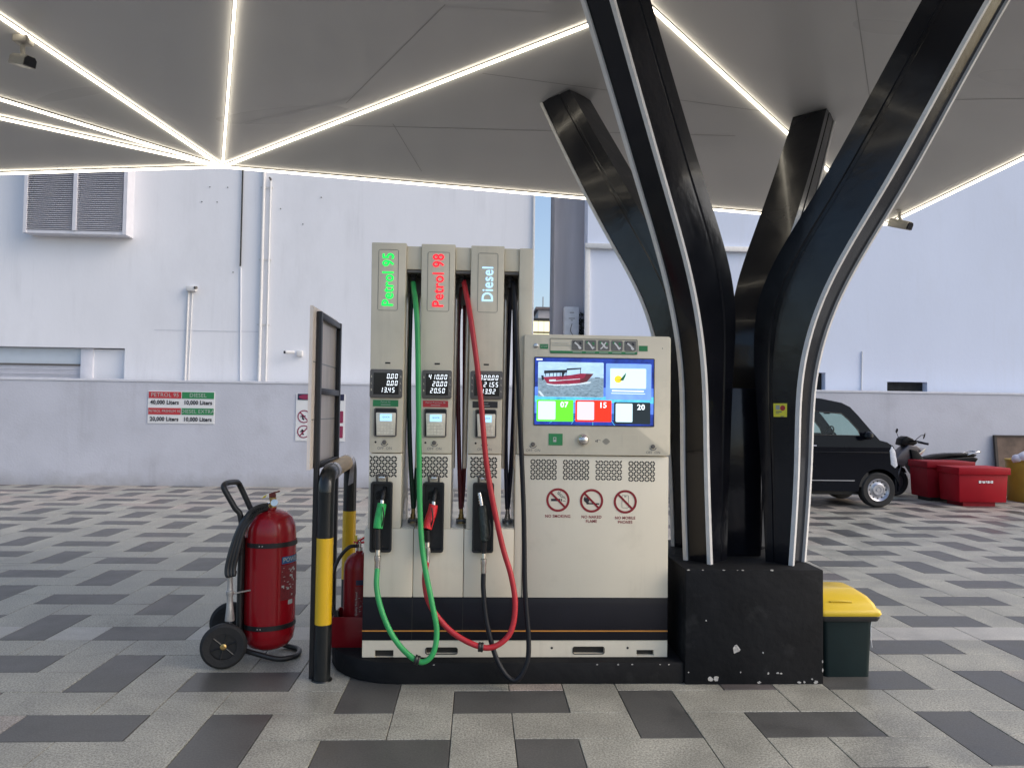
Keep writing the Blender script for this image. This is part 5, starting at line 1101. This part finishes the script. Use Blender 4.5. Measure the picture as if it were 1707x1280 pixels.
MB().prism([(6.735, 1.03), (6.79, .95), (6.835, .70), (6.79, .66), (6.72, .72), (6.70, .95)], 'y', VY0-.012, VY0+.14).build('headlight', M['lamp_clear'], van, bevel=.006)
MB().prism([(6.735, 1.03), (6.79, .95), (6.835, .70), (6.79, .66), (6.72, .72), (6.70, .95)], 'y', VY1-.14, VY1+.012).build('headlight', M['lamp_clear'], van, bevel=.006)
mr_ = MB().lathe([(.001, 0), (.06, .01), (.085, .05), (.08, .10), (.05, .13), (.001, .14)], (6.28, VY0-.10, 1.13), (0, 0, 1), 16).build('wing_mirror', M['van_paint'], van)
MB().prism([(6.86, .50), (6.88, .46), (6.88, .28), (6.85, .24), (6.80, .24), (6.80, .50)], 'y', VY0+.02, VY1-.02).build('bumper', M['van_paint'], van, bevel=.01)
MB().box(3.55, 6.70, VY0+.16, VY1-.16, .20, .34).build('underbody', M['van_dark'], van, smooth=False)
MB().box(4.4, 6.35, VY0+.03, VY1-.03, .34, .95).build('interior_floor', M['van_dark'], van, smooth=False)
for yy in (VY0+.22, VY1-.68):
    st_ = MB().prism([(5.15, .95), (5.55, .95), (5.55, 1.02), (5.32, 1.06), (5.16, 1.50), (5.04, 1.48), (5.08, 1.1)], 'y', yy, yy+.44).build('seat', M['seat_dark'], van, bevel=.03)
    MB().box(5.02, 5.12, yy+.10, yy+.34, 1.50, 1.64).build('headrest', M['seat_dark'], st_, bevel=.02)
MB().prism([(6.0, .95), (6.5, .95), (6.50, 1.08), (6.25, 1.17), (6.02, 1.15)], 'y', VY0+.05, VY1-.05).build('dashboard', M['van_dark'], van, bevel=.01)
MB().tube([(5.86+.06*math.cos(R(a)), VY0+.44+.17*math.sin(R(a)), 1.20+.14*math.cos(R(a))*1.0) for a in range(0, 360, 20)], .012, 8, closed=True).build('steering_wheel', M['van_dark'], van)
MB().box(5.95, 5.99, 9.25, 9.43, 1.55, 1.61).build('rear_mirror', M['van_dark'], van, bevel=.008)
MB().box(5.60, 5.80, VY1-.50, VY1-.20, 1.60, 1.645).build('sun_visor', M['van_dark'], van, bevel=.005)

# ================================================================== SCOOTER
sc = thing('motor_scooter', 'dark scooter with mirrors parked between the van and red bins', 'scooter', (8.7, 10.45, 0))
SY = 10.45
for wx in (7.83, 9.05):
    wl = MB().lathe([(.17, -.03), (.24, -.045), (.265, -.02), (.268, 0), (.265, .02), (.24, .045), (.17, .03)], (wx, SY, .268), (0, 1, 0), 32, False).build('wheel', M['tyre'], sc)
    MB().lathe([(.17, -.01), (.172, .01), (.05, .02), (.03, .04)], (wx, SY, .268), (0, -1, 0), 24, False).build('rim', M['bike_grey'], wl)
def hull(name, prof2, w0, w1, mm, par=sc, bev=.02):
    return MB().prism(prof2, 'y', SY-w0/2, SY+w1/2).build(name, M[mm], par, bevel=bev, bseg=3)
MB().tube([(7.83, SY-.06, .27), (7.98, SY-.05, .75), (8.03, SY-.03, .98)], .02, 8).build('front_fork', M['bike_grey'], sc)
hull('front_mudguard', [(7.58, .36), (7.66, .52), (7.84, .60), (8.0, .54), (8.05, .44), (7.95, .50), (7.84, .54), (7.70, .48)], .14, .14, 'bike_black')
hull('front_cowl', [(7.78, .62), (7.80, .74), (7.90, .86), (8.04, .98), (8.20, .97), (8.30, .90), (8.16, .80), (8.02, .66), (7.95, .56)], .26, .26, 'bike_grey')
hull('headlamp_cover', [(7.90, .98), (7.93, 1.10), (8.02, 1.15), (8.14, 1.10), (8.24, 1.02), (8.16, .97), (8.02, .95)], .22, .22, 'bike_black')
hull('side_flash', [(8.10, .74), (8.36, .93), (8.34, .86), (8.16, .70)], .30, .30, 'chrome', bev=.004)
hull('leg_shield', [(8.05, .90), (8.20, .88), (8.42, .56), (8.62, .42), (8.60, .30), (8.30, .30), (8.10, .60)], .34, .34, 'bike_black')
hull('floor_board', [(8.30, .26), (8.70, .26), (8.75, .36), (8.40, .42)], .36, .36, 'bike_black')
hull('rear_body', [(8.45, .36), (8.62, .58), (8.60, .72), (9.30, .78), (9.42, .74), (9.30, .58), (9.15, .50), (8.9, .30)], .28, .28, 'bike_black', bev=.03)
st_ = hull('seat', [(8.36, .66), (8.42, .745), (8.60, .795), (8.85, .825), (9.22, .835), (9.40, .815), (9.36, .77), (8.9, .76), (8.58, .70)], .26, .26, 'bike_black', bev=.025)
MB().tube(spline([(9.20, SY-.12, .80), (9.38, SY-.13, .86), (9.48, SY-.08, .86), (9.50, SY, .855), (9.48, SY+.08, .86), (9.38, SY+.13, .86), (9.20, SY+.12, .80)], 4), .014, 8).build('grab_rail', M['chrome'], sc)
hb = MB().tube(spline([(8.20, SY-.36, 1.03), (8.12, SY-.22, 1.06), (8.08, SY, 1.04), (8.12, SY+.22, 1.06), (8.20, SY+.34, 1.03)], 4), .014, 8).build('handlebar', M['bike_black'], sc)
for s_ in (-1, 1):
    MB().tube([(8.26, SY+s_*.40, 1.01), (8.14, SY+s_*.27, 1.045)], .022, 10).build('grip', M['black_rubber'], hb)
MB().tube([(8.10, SY-.22, 1.06), (8.20, SY-.26, 1.17), (8.26, SY-.27, 1.175)], .006, 6).build('mirror_stem', M['bike_black'], sc)
MB().tube([(8.06, SY+.22, 1.06), (8.03, SY+.26, 1.20), (8.05, SY+.27, 1.24)], .006, 6).build('mirror_stem', M['bike_black'], sc)
MB().lathe([(.001, 0), (.050, .006), (.062, .016), (.05, .024), (.001, .028)], (8.27, SY-.28, 1.155), (-.75, .5, .25), 20).build('mirror', M['bike_black'], sc)
MB().lathe([(.001, 0), (.040, .006), (.045, .016), (.04, .024), (.001, .028)], (8.06, SY+.28, 1.24), (-.95, .2, .25), 20).build('mirror', M['bike_black'], sc)
hull('engine', [(8.55, .18), (8.95, .18), (9.08, .30), (8.9, .42), (8.6, .40)], .20, .16, 'van_dark')

# ================================================================== RED BINS, YELLOW BIN, BOARD
def redbox(x0, x1, y0, y1, z0, z1, mm, label):
    t = thing('red_storage_box', label, 'storage box', ((x0+x1)/2, (y0+y1)/2, 0), 'red plastic boxes by the wall')
    w = .02
    MB().loft([[Vector(p) for p in ((x0+w, y0+w, z0), (x1-w, y0+w, z0), (x1-w, y1-w, z0), (x0+w, y1-w, z0))], [Vector(p) for p in ((x0, y0, z1-.10), (x1, y0, z1-.10), (x1, y1, z1-.10), (x0, y1, z1-.10))]]).build('box_body', M[mm], t, bevel=.012)
    MB().box(x0-.02, x1+.03, y0-.03, y1+.02, z1-.12, z1).build('box_lid', M[mm], t, bevel=.012)
    MB().box(x0+.10, x1-.20, y0+.05, y1-.1, 0, z0).build('pallet', M['van_dark'] if mm == 'crate_red2' else M['crate_red2'], t, smooth=False)
    return t
t = redbox(8.06, 8.93, 8.87, 9.45, .07, .665, 'crate_red', 'red plastic storage box with lid, the nearer one')
b = MB()
for k, (u, w) in enumerate(((0, .03), (.04, .012), (.06, .03), (.10, .014), (.125, .03), (.16, .012), (.18, .028))): b.box(8.41+u*1.2, 8.41+(u+w)*1.2, 8.868, 8.8695, .40+.006*(k % 2), .445-.004*(k % 3))
b.build('lettering', M['print_white'], t, smooth=False)
t = redbox(7.93, 8.78, 9.56, 10.12, .07, .72, 'crate_red2', 'red plastic storage box, the farther one half hidden')
yb_ = thing('yellow_barrel', 'tall yellow plastic bin at the right edge of the view', 'bin', (9.95, 9.75, 0))
MB().lathe([(.001, 0), (.315, .0), (.325, .02), (.350, .72), (.362, .73), (.362, .765), (.335, .765), (.325, .70), (.30, .04), (.001, .04)], (9.95, 9.75, 0), (0, 0, 1), 36).build('barrel_body', M['yellow_bin'], yb_)
bb = MB(); rnd = random.Random(5)
for (px_, py_, pz_, r0_) in ((9.64, 9.60, .79, .09), (9.72, 9.55, .82, .10), (9.66, 9.66, .76, .08), (9.80, 9.52, .81, .09), (9.95, 9.75, .72, .25)):
    rings = []
    for i in range(9):
        ph = math.pi*i/8; rings.append([Vector((px_+r0_*math.sin(ph)*math.cos(a)*rnd.uniform(.8, 1.15), py_+r0_*math.sin(ph)*math.sin(a)*rnd.uniform(.8, 1.15), pz_-r0_*.8*math.cos(ph)*rnd.uniform(.9, 1.1))) for a in [2*math.pi*k/12 for k in range(12)]])
    bb.loft(rings, True)
o = bb.build('plastic_bag', M['bag'], ang=60); tag(recenter(o, (9.8, 9.6, .75)), 'crumpled white plastic bag bulging out of the yellow bin', 'bag')
bo = thing('leaning_board', 'brown framed wooden board leaning on the boundary wall at right', 'board', (10.9, 10.9, 0))
b = MB(); b.prism([(10.86, .02), (10.90, .02), (11.01, 1.14), (10.97, 1.14)], 'x', 10.24, 11.9); b.build('board_sheet', M['wood'], bo, smooth=False)
for (a, c, z0, z1) in ((10.19, 10.24, .02, 1.14), (11.9, 11.95, .02, 1.14)):
    MB().prism([(10.85, z0), (10.90, z0), (11.01, z1), (10.96, z1)], 'x', a, c).build('board_frame', M['wood_edge'], bo, smooth=False)
MB().box(10.19, 11.95, 10.955, 11.012, 1.14, 1.175).build('board_frame', M['wood_edge'], bo, smooth=False)
